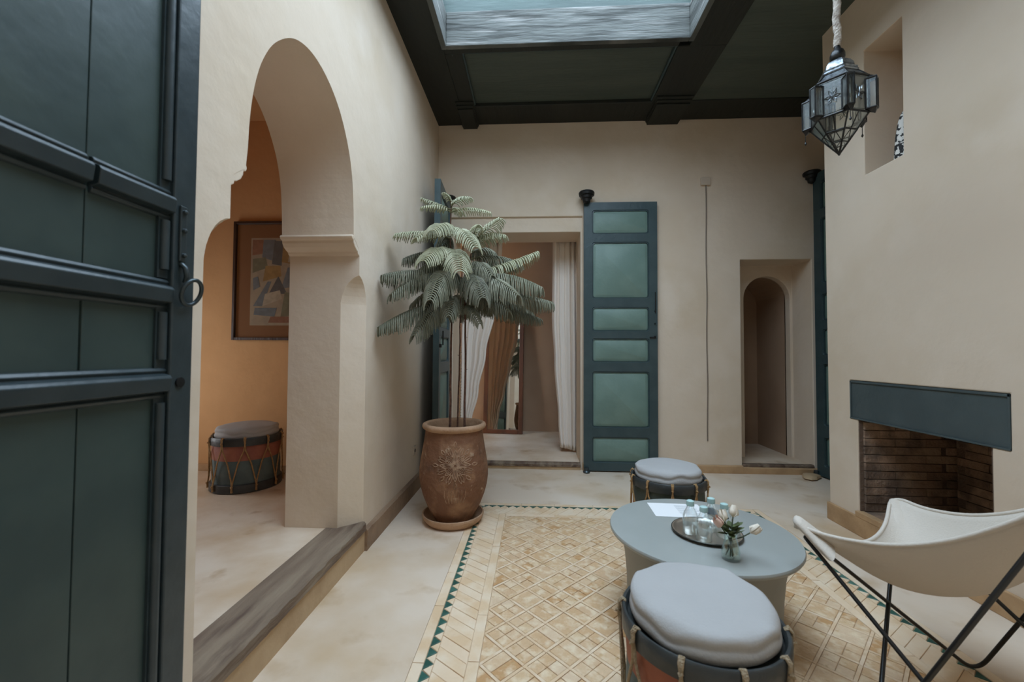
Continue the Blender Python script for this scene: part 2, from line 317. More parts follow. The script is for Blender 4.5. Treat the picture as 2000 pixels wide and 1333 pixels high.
# room beyond the far doorway
struct(MB().box(-1.9, 1.9, 5.65, 5.8, 0, 3.0).build('wall_inner_back', M['plaster_inner']), 'brown plaster back wall of the room beyond')
struct(MB().box(-2.0, -1.9, YF + .4, 5.8, 0, 3.0).build('wall_inner_left', M['plaster_inner']), 'left wall of the room beyond')
struct(MB().box(1.5, 1.6, YF + .4, 5.8, 0, 3.0).build('wall_inner_right', M['plaster_inner']), 'right wall of the room beyond')
struct(MB().box(-2.0, 1.6, YF + .4, 5.8, 3.0, 3.1).build('ceiling_inner', M['plaster_inner']), 'ceiling of the room beyond')
struct(MB().box(-1.9, 1.5, YF + .03, 5.65, 0, .055).build('floor_inner', M['floor_side']), 'cement floor of the room beyond')

# ------------------------------------------------------------------ ceiling with its beams and skylight well
WX0, WX1, WY0, WY1 = -.655, 1.10, .25, 2.935
ceil = thing('ceiling', 'near black timber ceiling with beams around the skylight', None, kind='structure')
P = lambda n, mb, m, bevel=.006, lab=None: mb.build(n, M[m], ceil, bevel=bevel, label=lab)
P('border_beam', MB().box(XL - .02, WX0 - .03, -.5, YF, H, H + .12), 'ceil')
P('cross_beam', MB().box(WX0 - .03, 1.05, WY1 + .03, 3.035, H, H + .12), 'ceil')
P('cross_beam', MB().box(WX0 - .03, 1.42, -.5, WY0 - .03, H, H + .12), 'ceil')
P('long_beam', MB().box(1.05, 1.40, 3.035, YF, H, H + .12), 'ceil')
P('long_beam', MB().box(WX1 + .03, 1.40, WY0 - .03, 3.035, H, H + .12), 'ceil')
P('wall_beam', MB().box(WX0, 3.3, 3.71, YF, H + .002, H + .12), 'ceil')
P('border_beam', MB().box(WX0 - .03, -.553, 3.035, 3.71, H, H + .12), 'ceil')
P('ceiling_panel', MB().box(-.56, 1.06, 3.03, 3.72, H + .035, H + .1), 'ceil_panel', 0, 'dark green board panel')
P('ceiling_panel', MB().box(1.39, 3.3, -.5, 3.72, H + .012, H + .1), 'ceil_panel', 0)
for a, b in (((-.553, 3.035), (-.553, 3.705)), ((1.045, 3.035), (1.045, 3.705)), ((-.553, 3.045), (1.045, 3.045))):
    MB().tube([(a[0], a[1], H + .022), (b[0], b[1], H + .022)], .013, 8).build('panel_moulding', M['green_frame'], ceil, smooth=40)
for x0, x1 in ((-.72, -.555), (1.07, 1.39)):
    mb = MB()
    for i, (d, z) in enumerate(((.0, .0), (.035, -.012), (.07, -.026))):
        mb.box(x0 + .006 * i, x1 - .006 * i, 3.62 + d, YF, H + z - .014, H + z)
    mb.build('beam_bracket', M['ceil'], ceil, bevel=.004)
P('roof_slab', MB().box(-1.35, 3.3, 3.03, YF + .4, H + .12, H + .25), 'ceil', 0)
P('roof_slab', MB().box(1.3, 3.3, -.7, 3.03, H + .12, H + .25), 'ceil', 0)
P('roof_slab', MB().box(-1.35, -.8, -.7, 3.03, H + .12, H + .25), 'ceil', 0)
P('roof_slab', MB().box(-.8, 1.3, -.7, .1, H + .12, H + .25), 'ceil', 0)
sky = thing('window_1', 'skylight well of weathered blue green boards', None, kind='structure')
Z1 = H + .245
for n, a in (('well_board', (WX0, WX1, WY1, WY1 + .04, H - .012, Z1)), ('well_board', (WX0 - .04, WX0, WY0, WY1 + .04, H - .012, Z1)), ('well_board', (WX1, WX1 + .04, WY0, WY1 + .04, H - .012, Z1)), ('well_board', (WX0, WX1, WY0 - .04, WY0, H - .012, Z1))):
    MB().box(*a).build(n, M['wellwood'], sky, bevel=.005)
mb = MB(); mb.box(WX0 - .09, WX1 + .09, WY1 + .045, WY1 + .09, Z1 + .012, 3.84); mb.box(WX0 - .09, WX1 + .09, WY0 - .09, WY0 - .045, Z1 + .012, 3.84)
mb.box(WX0 - .09, WX0 - .045, WY0 - .09, WY1 + .09, Z1 + .012, 3.84); mb.box(WX1 + .045, WX1 + .09, WY0 - .09, WY1 + .09, Z1 + .012, 3.84)
mb.build('upper_board', M['wellupper'], sky, bevel=.004)
mb = MB(); mb.box(WX0 - .12, WX1 + .12, WY1 + .042, WY1 + .12, Z1, Z1 + .012); mb.box(WX0 - .12, WX0 - .042, WY0, WY1 + .12, Z1, Z1 + .012); mb.box(WX1 + .042, WX1 + .12, WY0, WY1 + .12, Z1, Z1 + .012)
mb.build('dark_gap_strip', M['ceil'], sky)
for i in range(1, 4):
    x = WX0 - .05 + (WX1 - WX0 + .1) * i / 4
    MB().box(x - .012, x + .012, WY0 - .05, WY1 + .05, 3.84, 3.87).build('glazing_bar', M['green_frame'], sky)
for i in range(4):
    x = WX0 - .05 + (WX1 - WX0 + .1) * i / 4; w = (WX1 - WX0 + .1) / 4
    MB().box(x + .014, x + w - .014, WY0 - .05, WY1 + .05, 3.85, 3.854).build('pane', M['glass_pic'], sky)

# ------------------------------------------------------------------ floor and its tile inlay
IX0, IX1, IY1, IY0 = -.435, 1.618, 3.10, .70
fl = MB()
for x0, x1, y0, y1 in ((XL, IX0, -.5, YF + .03), (IX1, 3.3, -.5, YF + .03), (IX0, IX1, IY1, YF + .03), (IX0, IX1, -.5, IY0)):
    fl.box(x0, x1, y0, y1, -.06, 0)
floor = fl.build('floor', M['floor']); struct(floor, 'worn cement floor with a clay tile carpet let into it')
MB().box(IX0, IX1, IY0, IY1, -.06, -.0045).build('grout_bed', M['grout'], floor)
def tile_mesh(poly, h=.006, ch=.0022):
    n = len(poly); cx = sum(p[0] for p in poly) / n; cy = sum(p[1] for p in poly) / n
    ins = []
    for x, y in poly:
        d = sqrt((x - cx) ** 2 + (y - cy) ** 2); k = 1 - ch * 1.4 / d; ins.append((cx + (x - cx) * k, cy + (y - cy) * k))
    vs = [(x, y, -h) for x, y in poly] + [(x, y, -ch * .6) for x, y in poly] + [(x, y, 0) for x, y in ins]
    fs = [(i, (i + 1) % n, n + (i + 1) % n, n + i) for i in range(n)] + [(n + i, n + (i + 1) % n, 2 * n + (i + 1) % n, 2 * n + i) for i in range(n)] + [tuple(range(2 * n, 3 * n))]
    return vs, fs
def tile_me(name, poly, mat): vs, fs = tile_mesh(poly); return MB().add(vs, fs).mesh(name, M[mat])
jz = lambda: random.uniform(-.0012, .0006)
# green triangles
pit = .0585
tri = tile_me('triangle_tile', [(0, -.0275), (.034, 0), (0, .0275)], 'tile_green')
tri_r = tile_me('triangle_tile', [(0, -.0275), (.034, 0), (0, .0275)], 'tile_green')
TX0, TX1, TY1 = -.391, 1.574, 3.057
gap_me = tile_me('gap_tile', [(.0345, -.0265), (.0345, .0265), (.003, 0)], 'tile_border')
y = TY1 - .035
while y > IY0 + .05:
    inst('triangle_tile', tri, floor, (TX0, y, jz())); inst('triangle_tile', tri, floor, (TX1, y, jz()), pi)
    inst('gap_tile', gap_me, floor, (TX0, y + pit / 2, jz())); inst('gap_tile', gap_me, floor, (TX1, y + pit / 2, jz()), pi)
    y -= pit
x = TX0 + .036
while x < TX1 - .03:
    inst('triangle_tile', tri, floor, (x, TY1, jz()), -pi / 2); inst('gap_tile', gap_me, floor, (x + pit / 2, TY1, jz()), -pi / 2)
    x += pit
# plain strips outside and inside the diagonal band
def strip(x0, x1, y0, y1, along):
    L = (y1 - y0) if along == 'y' else (x1 - x0); p = 0
    while p < L - .01:
        q = min(L, p + random.uniform(.2, .34))
        if L - q < .08: q = L
        if along == 'y': pl = [(x0, y0 + p + .001), (x1, y0 + p + .001), (x1, y0 + q - .001), (x0, y0 + q - .001)]
        else: pl = [(x0 + p + .001, y0), (x0 + q - .001, y0), (x0 + q - .001, y1), (x0 + p + .001, y1)]
        cx = sum(a for a, b in pl) / 4; cy = sum(b for a, b in pl) / 4
        inst('strip_tile', tile_me('strip_tile', [(a - cx, b - cy) for a, b in pl], 'tile_border'), floor, (cx, cy, jz())); p = q
strip(IX0 + .001, TX0 - .002, IY0, IY1, 'y'); strip(TX1 + .002, IX1 - .001, IY0, IY1, 'y'); strip(TX0, TX1, TY1 + .002, IY1 - .001, 'x')
SX0, SX1, SY1 = -.236, 1.419, 2.902
strip(SX0 + .001, SX0 + .042, IY0, SY1, 'y'); strip(SX1 - .042, SX1 - .001, IY0, SY1, 'y'); strip(SX0 + .044, SX1 - .044, SY1 - .042, SY1 - .001, 'x')
# diagonal planks of the band
def clip(poly, f):
    out = []
    for i in range(len(poly)):
        a, b = poly[i], poly[(i + 1) % len(poly)]; fa, fb = f(a), f(b)
        if fa >= 0: out.append(a)
        if (fa >= 0) != (fb >= 0):
            t = fa / (fa - fb); out.append((a[0] + (b[0] - a[0]) * t, a[1] + (b[1] - a[1]) * t))
    return out
def area(p): return abs(sum(p[i][0] * p[(i + 1) % len(p)][1] - p[(i + 1) % len(p)][0] * p[i][1] for i in range(len(p)))) / 2
def put(name, poly, mat):
    if len(poly) < 3 or area(poly) < 2.5e-4: return
    cx = sum(a for a, b in poly) / len(poly); cy = sum(b for a, b in poly) / len(poly)
    inst(name, tile_me(name, [(a - cx, b - cy) for a, b in poly], mat), floor, (cx, cy, jz()))
ba, bb = TX0 + .036, SX0 - .001
sl = .085; pw = .062; g = .0012
y = IY0
while y < SY1 + .15:
    for s in (0, 1):
        x0, x1 = (ba, bb) if s == 0 else (TX1 - .036, SX1 + .001)
        pl = [(x0, y + sl + g), (x1, y + g), (x1, y + pw - g), (x0, y + sl + pw - g)]
        if s: pl = pl[::-1]
        pl = clip(pl, (lambda p: SY1 - p[1] + (ba - p[0]) * 0 + .0) if False else (lambda p: TY1 - .038 - p[1]))
        pl = clip(pl, lambda p: p[1] - IY0)
        if pl: pl = clip(pl, (lambda p: (p[0] - ba) * -1 + (TY1 - .038 - p[1]) + .0) if s == 0 else (lambda p: (p[0] - (TX1 - .036)) + (TY1 - .038 - p[1])))
        if pl: put('band_tile', pl, 'tile_border')
    y += pw
x = ba - .1
while x < TX1:
    y0, y1 = SY1 + .001, TY1 - .038
    pl = [(x + g, y0), (x + pw - g, y0), (x + pw + sl - g, y1), (x + sl + g, y1)]
    pl = clip(pl, lambda p: (p[0] - ba) - (TY1 - .038 - p[1])); 
    if pl: pl = clip(pl, lambda p: (TX1 - .036 - p[0]) - (TY1 - .038 - p[1]))
    if pl: put('band_tile', pl, 'tile_border')
    x += pw
# the diamond field
FX0, FX1, FY0, FY1 = SX0 + .044, SX1 - .044, IY0, SY1 - .044
def clipf(pl):
    for f in (lambda p: p[0] - FX0, lambda p: FX1 - p[0], lambda p: p[1] - FY0, lambda p: FY1 - p[1]):
        if pl: pl = clip(pl, f)
    return pl
D = .162; sd = D / sqrt(2); tiles = []; strips = MB()
c45 = cos(pi / 4)
def rot(u, v): return (FX0 + (u - v) * c45, FY0 + (u + v) * c45)
n = int(3.2 / sd)
for i in range(-n, 2 * n):
    for j in range(-n, 2 * n):
        u0, v0 = i * sd, j * sd; w = .0125
        cx, cy = rot(u0 + sd / 2, v0 + sd / 2)
        if not (FX0 - .12 < cx < FX1 + .12 and FY0 - .12 < cy < FY1 + .12): continue
        a, b, c_, d_ = u0 + w / 2 + g, u0 + sd - w / 2 - g, v0 + w / 2 + g, v0 + sd - w / 2 - g
        um, vm = (a + b) / 2, (c_ + d_) / 2; k = random.random()
        if k < .30: cells = [(a, b, c_, d_)]
        elif k < .42: cells = [(a, um - g, c_, d_), (um + g, b, c_, d_)]
        elif k < .54: cells = [(a, b, c_, vm - g), (a, b, vm + g, d_)]
        else: cells = [(a, um - g, c_, vm - g), (um + g, b, c_, vm - g), (a, um - g, vm + g, d_), (um + g, b, vm + g, d_)]
        for q in cells:
            pl = clipf([rot(q[0], q[2]), rot(q[1], q[2]), rot(q[1], q[3]), rot(q[0], q[3])])
            if len(pl) >= 3 and area(pl) > 2e-4: tiles.append(pl)
        for q in ((u0 - w / 2 + g * .5, u0 + w / 2 - g * .5, v0 + w / 2, v0 + sd - w / 2), (u0 - w / 2, u0 + sd - w / 2 - .0015, v0 - w / 2 + g * .5, v0 + w / 2 - g * .5)):
            pl = clipf([rot(q[0], q[2]), rot(q[1], q[2]), rot(q[1], q[3]), rot(q[0], q[3])])
            if len(pl) >= 3 and area(pl) > 1e-4:
                vs, fs = tile_mesh(pl, ch=.0012); z = jz(); strips.add([(p[0], p[1], p[2] + z) for p in vs], fs)
def vis_key(pl):
    cx = sum(a for a, b in pl) / len(pl); cy = sum(b for a, b in pl) / len(pl)
    seen = cy > 1.37 - .02 * cx and not ((cx - .484) ** 2 + (cy - 1.35) ** 2 < .09) and not ((cx - .72) ** 2 + (cy - 2.0) ** 2 < .13)
    return (0 if seen else 1, cy)
tiles.sort(key=vis_key)
rest = MB()
M['tile_rest'] = M['tile']
for i, pl in enumerate(tiles):
    if i < 300: put('mosaic_tile', pl, 'tile')
    else:
        cx = sum(a for a, b in pl) / len(pl); cy = sum(b for a, b in pl) / len(pl)
        vs, fs = tile_mesh(pl); z = jz(); rest.add([(p[0], p[1], p[2] + z) for p in vs], fs, random.randrange(len(TC)))
rest_m = [material('glazed_clay_tile_%s' % 'abcdefgh'[i], c, .5, var=(.80, .63, .43), vscale=22, vlo=.46, vhi=.66, bump=.35, bscale=70, second=((.56, .36, .18), 34, .60, .72), spec=.35) for i, c in enumerate(TC)]
rest.build('mosaic_tiles', rest_m, floor, kind='stuff')
strips.build('lattice_strips', M['tile_strip'], floor, kind='stuff')

# ------------------------------------------------------------------ skirtings, thresholds, sills
def wavy_bar(name, x0, x1, y0, y1, z0, z1, mat, parent=None, amp=.003, n=24, axis='y'):
    mb = MB(); vs = []
    for i in range(n + 1):
        t = i / n; j = random.uniform(-amp, amp); k = random.uniform(-amp, amp)
        if axis == 'y':
            y = y0 + (y1 - y0) * t; ring = [(x0, z0), (x1 + j * .3, z0), (x1 + j, z1 - .012), (x1 - .010 + j, z1 - .002 + k * .6), (x0, z1)]
            vs += [(a, y, b) for a, b in ring]
        else:
            x = x0 + (x1 - x0) * t; ring = [(y1, z0), (y0 - j * .3, z0), (y0 - j, z1 - .010), (y0 + .008 - j, z1 - .001 + k * .5), (y1, z1)]
            vs += [(x, a, b) for a, b in ring]
    fs = [(i * 5 + k, i * 5 + (k + 1) % 5, i * 5 + 5 + (k + 1) % 5, i * 5 + 5 + k) for i in range(n) for k in range(5)] + [(0, 1, 2, 3, 4), tuple(n * 5 + k for k in range(5))]
    return mb.add(vs, fs).build(name, M[mat], parent, smooth=35)
struct(wavy_bar('baseboard_left', XL - .01, XL + .022, 2.31, YF, 0, .125, 'base_left'), 'worn brown skirting along the left wall')
struct(wavy_bar('trim_1', -1.12, XL + .020, 1.145, 2.30, .118, SF + .004, 'oldwood', amp=.004, n=40), 'worn dark wooden threshold beam under the arch')
struct(MB().box(-1.10, XL + .008, 1.10, 2.33, 0, .12).build('trim_2', M['riser']), 'tan step riser under the arch threshold')
struct(wavy_bar('trim_3', -.80, .448, YF - .012, YF + .06, .030, .062, 'oldwood', axis='x'), 'wooden threshold of the curtained doorway')
struct(MB().box(-.80, .448, YF - .004, YF + .05, 0, .032).build('trim_4', M['riser'], bevel=.003), 'tan riser of the curtained doorway')
struct(wavy_bar('trim_5', 1.955, 2.605, YF - .006, YF + .04, .062, .088, 'oldwood', axis='x'), 'dark sill edge of the arched niche')
struct(MB().box(1.955, 2.605, YF + .002, YF + .95, 0, .084).build('floor_niche', M['floor_side']), 'cement floor of the arched niche')
struct(wavy_bar('baseboard_far', .468, 1.955, YF - .018, YF + .01, 0, .075, 'base', axis='x'), 'tan skirting of the far wall')
struct(wavy_bar('baseboard_niche', 1.955, 2.80, YF - .016, YF + .01, 0, .062, 'base', axis='x'), 'tan skirting below the niche')
def bb(x0, x1, y0, y1, name):
    struct(MB().box(x0, x1, y0, y1, 0, .115).build(name, M['base'], bevel=.004), 'terracotta skirting at the foot of the chimney breast')
bb(XB - .014, XB + .02, -.5, 2.972, 'baseboard_right'); bb(XB + .02, 2.8, 2.957, 2.972, 'baseboard_chimney')

# ------------------------------------------------------------------ panelled door leaves
def leaf_mesh_parts(root, W, Hh, T, panels, stile, rad=.022, mats=('green_frame', 'green_panel'), depth=.014):
    """leaf in local (x: 0..W from the hinge, z: 0..Hh), face towards -y at y=-T/2"""
    fr = MB(); k = 5; yf = -T / 2
    bounds = [0]
    for a, b in zip(panels[:-1], panels[1:]): bounds.append((a[1] + b[0]) / 2)
    bounds.append(Hh)
    for (z0, z1), b0, b1 in zip(panels, bounds[:-1], bounds[1:]):
        x0, x1 = stile, W - stile
        inner, outer = [], []
        for ci, (cx, cz, ex, ez, a0) in enumerate(((x1 - rad, z1 - rad, W, b1, 0), (x0 + rad, z1 - rad, 0, b1, 90), (x0 + rad, z0 + rad, 0, b0, 180), (x1 - rad, z0 + rad, W, b0, 270))):
            for q in range(k):
                a = radians(a0 + 90 * q / (k - 1)); inner.append((cx + rad * cos(a), cz + rad * sin(a)))
                h = (k - 1) // 2
                first = (ex, cz) if ci in (0, 2) else (cx, ez); last = (cx, ez) if ci in (0, 2) else (ex, cz)
                t = q / h if q <= h else (q - h) / h; p = first if q <= h else (ex, ez); r2 = (ex, ez) if q <= h else last
                outer.append((p[0] + (r2[0] - p[0]) * t, p[1] + (r2[1] - p[1]) * t))
        n = len(inner); cxm = (x0 + x1) / 2; czm = (z0 + z1) / 2
        sh = lambda p, d: (p[0] - math.copysign(min(d, abs(p[0] - cxm)), p[0] - cxm), p[1] - math.copysign(min(d, abs(p[1] - czm)), p[1] - czm))
        l2 = [sh(p, .004) for p in inner]; l3 = [sh(p, .010) for p in inner]
        vs = [(x, yf, z) for x, z in outer] + [(x, yf, z) for x, z in inner] + [(x, yf + depth * .5, z) for x, z in l2] + [(x, yf + depth * .4, z) for x, z in l3] + [(x, yf + depth + .004, z) for x, z in l3]
        fs = [(r * n + i, r * n + (i + 1) % n, r * n + n + (i + 1) % n, r * n + n + i) for r in range(4) for i in range(n)]
        fr.add(vs, fs)
        pn = MB(); a = [sh(p, .0095) for p in inner]; b = [sh(p, .016) for p in inner]; c2 = [sh(p, .026) for p in inner]; d2 = [sh(p, .031) for p in inner]
        vs = [(x, yf + depth + .004, z) for x, z in a] + [(x, yf + depth, z) for x, z in b] + [(x, yf + depth, z) for x, z in c2] + [(x, yf + depth - .004, z) for x, z in d2]
        fs = [(r * n + i, r * n + (i + 1) % n, r * n + n + (i + 1) % n, r * n + n + i) for r in range(3) for i in range(n)] + [tuple(range(3 * n, 4 * n))]
        pn.add(vs, fs).build('panel', M[mats[1]], root, smooth=50)
    # sides and back
    fr.add([(0, yf, 0), (W, yf, 0), (W, T / 2, 0), (0, T / 2, 0), (0, yf, Hh), (W, yf, Hh), (W, T / 2, Hh), (0, T / 2, Hh)], [(0, 1, 2, 3), (4, 7, 6, 5), (0, 3, 7, 4), (1, 5, 6, 2), (2, 6, 7, 3)])
    fr.build('leaf_frame', M[mats[0]], root, smooth=40, label='darker blue green stiles and rails')
PAN = [(.075, .305), (.40, .93), (1.015, 1.235), (1.30, 1.54), (1.605, 2.145), (2.235, 2.465)]
def pivot(root, x, z, y=0., s=1.):
    MB().lathe([(.012, -.075), (.034, -.062), (.040, -.035), (.052, -.028), (.056, -.006), (.072, 0), (.076, .022), (.070, .034), (.05, .038)], 18, (x, y, z)).build('pivot_socket', M['iron'], root, smooth=30, label='black turned wooden pivot socket')
    MB().lathe([(.030, 0), (.034, .01), (.024, .022), (.020, .05)], 14, (x, y, .002)).build('floor_pivot', M['iron_blue'], root, smooth=30)
d1 = thing('door_1', 'blue green six panel shutter door folded flat on the far wall', None, (.474, YF - .033, 0), 0, kind='structure')
PAN1 = [(.077, .318), (.405, .935), (1.022, 1.250), (1.318, 1.548), (1.630, 2.170), (2.250, 2.480)]
leaf_mesh_parts(d1, .69, 2.555, .045, PAN1, .078)
for c in d1.children: c.location.z = .012
pivot(d1, .02, 2.62, -.055)
for z, r in ((1.28, .010), (1.40, .007), (1.52, .006)):
    MB().lathe([(r, 0), (r * .8, .006), (.002, .01)], 10).build('latch_stud', M['iron'], d1, smooth=40, loc=(.665, -.026, z)).rotation_euler.x = pi / 2
MB().box(.615, .672, -.030, -.022, 1.262, 1.276).build('latch_bar', M['iron'], d1)
MB().tube([(.669, -.027, z) for z in (1.50, 1.6, 1.7)], .004, 6).build('latch_rod', M['iron'], d1)

p0, p1 = Vector((-.848, 4.00, 0)), Vector((-.812, 3.385, 0)); dd = p1 - p0
d2 = thing('door_2', 'blue green door leaf standing open beside the left wall behind the plant', None, (*p0.xy, 0), math.atan2(dd.y, dd.x) + 0, kind='structure')
leaf_mesh_parts(d2, dd.length, 2.565, .05, PAN1, .078)
for c in d2.children: c.location.z = .012
for c in list(d2.children): c.rotation_euler.z = 0
# face the leaf's panelled side to the room
d2.scale = (1, -1, 1)
pivot(d2, .0, 2.62, -.0)
MB().tube([(.60, -.055, 1.18), (.60, -.055, 1.30)], .006, 8).build('latch_bar', M['iron'], d2, smooth=40)
MB().box(.585, .615, -.045, -.024, 1.16, 1.19).build('latch_plate', M['iron'], d2)

q0, q1 = Vector((2.70, 3.40, 0)), Vector((2.632, 3.985, 0)); dd = q1 - q0
d3 = thing('door_3', 'tall blue green door leaf half hidden behind the chimney breast corner', None, (*q0.xy, 0), math.atan2(dd.y, dd.x), kind='structure')
PAN3 = [(.09, .36), (.46, 1.02), (1.10, 1.34), (1.42, 1.66), (1.76, 2.36), (2.44, 2.70)]
leaf_mesh_parts(d3, dd.length, 2.79, .045, PAN3, .078, depth=.022)
d3.scale = (1, -1, 1)
for c in d3.children: c.location.z = .012
pivot(d3, dd.length - .0, 2.80, -.03)
st = MB().lathe([(.06, 0), (.085, .012), (.075, .03), (.03, .04)], 12, fn=lambda r, z, a, j: (r * (1 + .25 * sin(a * 2) + .12 * cos(3 * a)), z)).build('pivot_stone', M['riser'], None, smooth=50, loc=(2.50, 3.90, 0))
tag(st, 'small flat stone on the floor at the foot of the tall door leaf', 'stone')

# the near leaf at the left edge, moulded rails
d4 = thing('door_4', 'dark green panelled door leaf close by at the left edge', None, (0, 0, 0), 0, kind='structure')
DX = -.852
MB().box(DX - .055, DX - .022, .10, .985, .02, 2.6).build('leaf_core', M['green_near'], d4)
for y0, y1 in ((.10, .345), (.348, .58), (.583, .745), (.748, .90)):
    for z0, z1 in ((.02, 1.02), (1.07, 1.225), (1.275, 1.44), (1.49, 2.6)):
        MB().box(DX - .026, DX - .018 + random.uniform(-.001, .001), y0, y1, z0, z1).build('panel', M['green_near'], d4, bevel=.0015)
MB().box(DX - .055, DX, .925, .988, .02, 2.6).build('stile', M['green_near_frame'], d4, bevel=.004)
for z0, z1 in ((.02, 1.0), (1.10, 1.21), (1.31, 1.425), (1.52, 2.6)):
    mb = MB(); mb.tube([(DX - .010, .912, z0), (DX - .010, .912, z1)], .010, 10); mb.box(DX - .03, DX - .012, .898, .928, z0 - .02, z1 + .02)
    mb.build('vertical_moulding', M['green_near_frame'], d4, smooth=40)
for zc in (1.045, 1.252, 1.465):
    prof = [(-.02, -.040), (-.012, -.037), (-.009, -.030), (-.014, -.024), (.004, -.020), (.008, .012), (.003, .020), (-.010, .024), (-.007, .031), (-.012, .038), (-.02, .040)]
    prof = [(DX + a, zc + b * .92) for a, b in prof]
    segs = ((.10, .925),) if zc != 1.465 else ((.10, .742), (.752, .925))
    for y0, y1 in segs:
        MB().prism([(z, x) for x, z in prof], y0, y1, lambda v: Vector((v.y, v.z, v.x))).build('moulded_rail', M['green_near_frame'], d4, bevel=.0015, smooth=30)
# hasp and ring handle
mb = MB().box(DX, DX + .006, .938, .956, 1.335, 1.47); mb.build('hasp_plate', M['iron_blue'], d4, bevel=.002)
for z in (1.455, 1.41, 1.35):
    MB().lathe([(.006, 0), (.005, .006), (.001, .008)], 10).build('rivet', M['iron_blue'], d4, smooth=40, loc=(DX + .006, .947, z)).rotation_euler.y = pi / 2
MB().tube([(DX, .947, 1.33), (DX + .012, .947, 1.32), (DX + .014, .95, 1.30), (DX + .008, .952, 1.285)], .006, 8).build('ring_staple', M['iron_blue'], d4, smooth=60)
rg = [(DX + .020 + .010 * sin(a), .958 + .030 * cos(a) * .9, 1.262 + .030 * sin(a)) for a in [2 * pi * i / 28 for i in range(28)]]
MB().tube(rg, .0048, 10, closed=True).build('pull_ring', M['iron_blue'], d4, smooth=60, label='round iron pull ring')
MB().lathe([(.012, 0), (.012, .004), (.006, .005)], 14).build('keyhole_boss', M['iron'], d4, smooth=40, loc=(DX, .952, 1.045)).rotation_euler.y = pi / 2

# ------------------------------------------------------------------ fireplace
lt = thing('fireplace_lintel', 'slate painted recessed metal lintel over the firebox opening', 'lintel', (XB + .008, 2.325, .834))
MB().box(.002, .014, -.437, .437, -.112, .112).build('face_plate', M['lintel'], lt)
mb = MB(); mb.box(-.004, .016, -.447, .447, .108, .120); mb.box(-.004, .016, -.447, -.438, -.120, .120); mb.box(-.004, .016, .438, .447, -.120, .120); mb.box(-.006, .05, -.447, .447, -.122, -.113)
mb.build('edge_frame', M['lintel'], lt, bevel=.001)
fb = thing('trim_6', 'sooty brick lining of the firebox', None, kind='structure')
mb = MB(); mb.box(2.03, 2.60, 2.705, 2.712, .147, .714); mb.box(2.590, 2.60, 1.952, 2.712, .147, .714); mb.box(2.03, 2.6, 1.952, 1.958, .147, .714)
mb.build('mortar_bed', M['mortar'], fb)
MB().box(2.04, 2.60, 1.952, 2.712, .120, .147).build('hearth_slab', M['brick'], fb)
MB().box(XB - .016, 2.05, 1.94, 2.72, .112, .148).build('hearth_edge', M['base'], fb, bevel=.004, label='terracotta hearth edge')
row = 0; z = .150; bh = .050
bm_ = MB().box(-.088, .088, -.009, .009, -.0225, .0225).mesh('brick', M['brick'])
while z + bh < .72:
    off = .09 if row % 2 else 0
    x = 2.05 + .09 - off
    while x < 2.60:
        o = inst('brick', bm_, fb, (x, 2.700 + random.uniform(-.003, .002), z + bh / 2)); o.rotation_euler = (0, random.uniform(-.01, .01), random.uniform(-.02, .02))
        if x > 2.53: o.scale.x = .6
        if x < 2.11: o.scale.x = .5 if off else 1; o.location.x = 2.052 + .088 * o.scale.x if off else x
        x += .18
    y = 1.96 + .09 - off * .5
    while y < 2.69:
        o = inst('brick', bm_, fb, (2.585 + random.uniform(-.003, .003), y, z + bh / 2), pi / 2 + random.uniform(-.02, .02)); y += .18
    row += 1; z += bh

# patterned cone lamp in the upper niche
cl = thing('cone_lamp', 'white cone with a black pattern standing in the upper wall niche', 'lamp', (2.135, 2.475, 2.231))
MB().lathe([(.050, 0), (.050, .008), (.047, .012)], 24).build('base', M['iron'], cl, smooth=40)
MB().lathe([(.047, .012), (.044, .08), (.038, .16), (.030, .22), (.019, .27), (.006, .30)], 24).build('shade', M['cover_pattern'], cl, smooth=60)

# ------------------------------------------------------------------ wall fittings
jb = thing('junction_box', 'small cream box high on the far wall with a cable hanging down', 'box', (1.633, YF - .001, 2.77))
MB().box(-.044, .044, -.022, 0, -.036, .036).build('cover', M['plastic'], jb, bevel=.004)
cb = MB().tube([(1.638 + .003 * sin(i * .9), YF - .006, 2.74 - i * .122) for i in range(21)], .0052, 6).build('cable', M['cable'], smooth=60)
tag(cb, 'thin cable running down the far wall from the small cream box', 'cable')
ol = thing('wall_socket', 'small cream socket low on the left wall beside the plant pot', 'socket', (XL, 3.277, .335))
MB().box(0, .010, -.030, .030, -.035, .035).build('plate', M['plastic'], ol, bevel=.003)
MB().lathe([(.014, 0), (.014, .003), (.010, -.002)], 14).build('outlet', M['cable'], ol, loc=(.010, 0, 0)).rotation_euler.y = pi / 2

# ------------------------------------------------------------------ drum stools
def cushion_mb(R=.198, h0=.352, top=.432, seed=0):
    rnd = random.Random(seed); ph = [rnd.uniform(0, 6.28) for _ in range(6)]
    prof = [(.01, h0), (R * .93, h0), (R * .985, h0 + .008), (R * 1.0, h0 + .022), (R * .985, h0 + .034), (R * .962, h0 + .040), (R * .975, h0 + .046), (R * .985, h0 + .056), (R * .965, h0 + .066), (R * .925, h0 + .073), (R * .85, h0 + .078), (R * .6, top), (R * .3, top + .001), (.01, top + .001)]
    def fn(r, z, a, j):
        if 2 <= j <= 9:
            w = .006 * sin(3 * a + ph[0]) + .004 * sin(7 * a + ph[1]) + .003 * sin(11 * a + ph[2]); 
            return r * (1 + .004 * sin(5 * a + ph[3])), z + w * (.4 if j < 4 or j > 8 else 1)
        return r, z + .002 * sin(2 * a + ph[4])
    return MB().lathe(prof, 72, fn=fn)
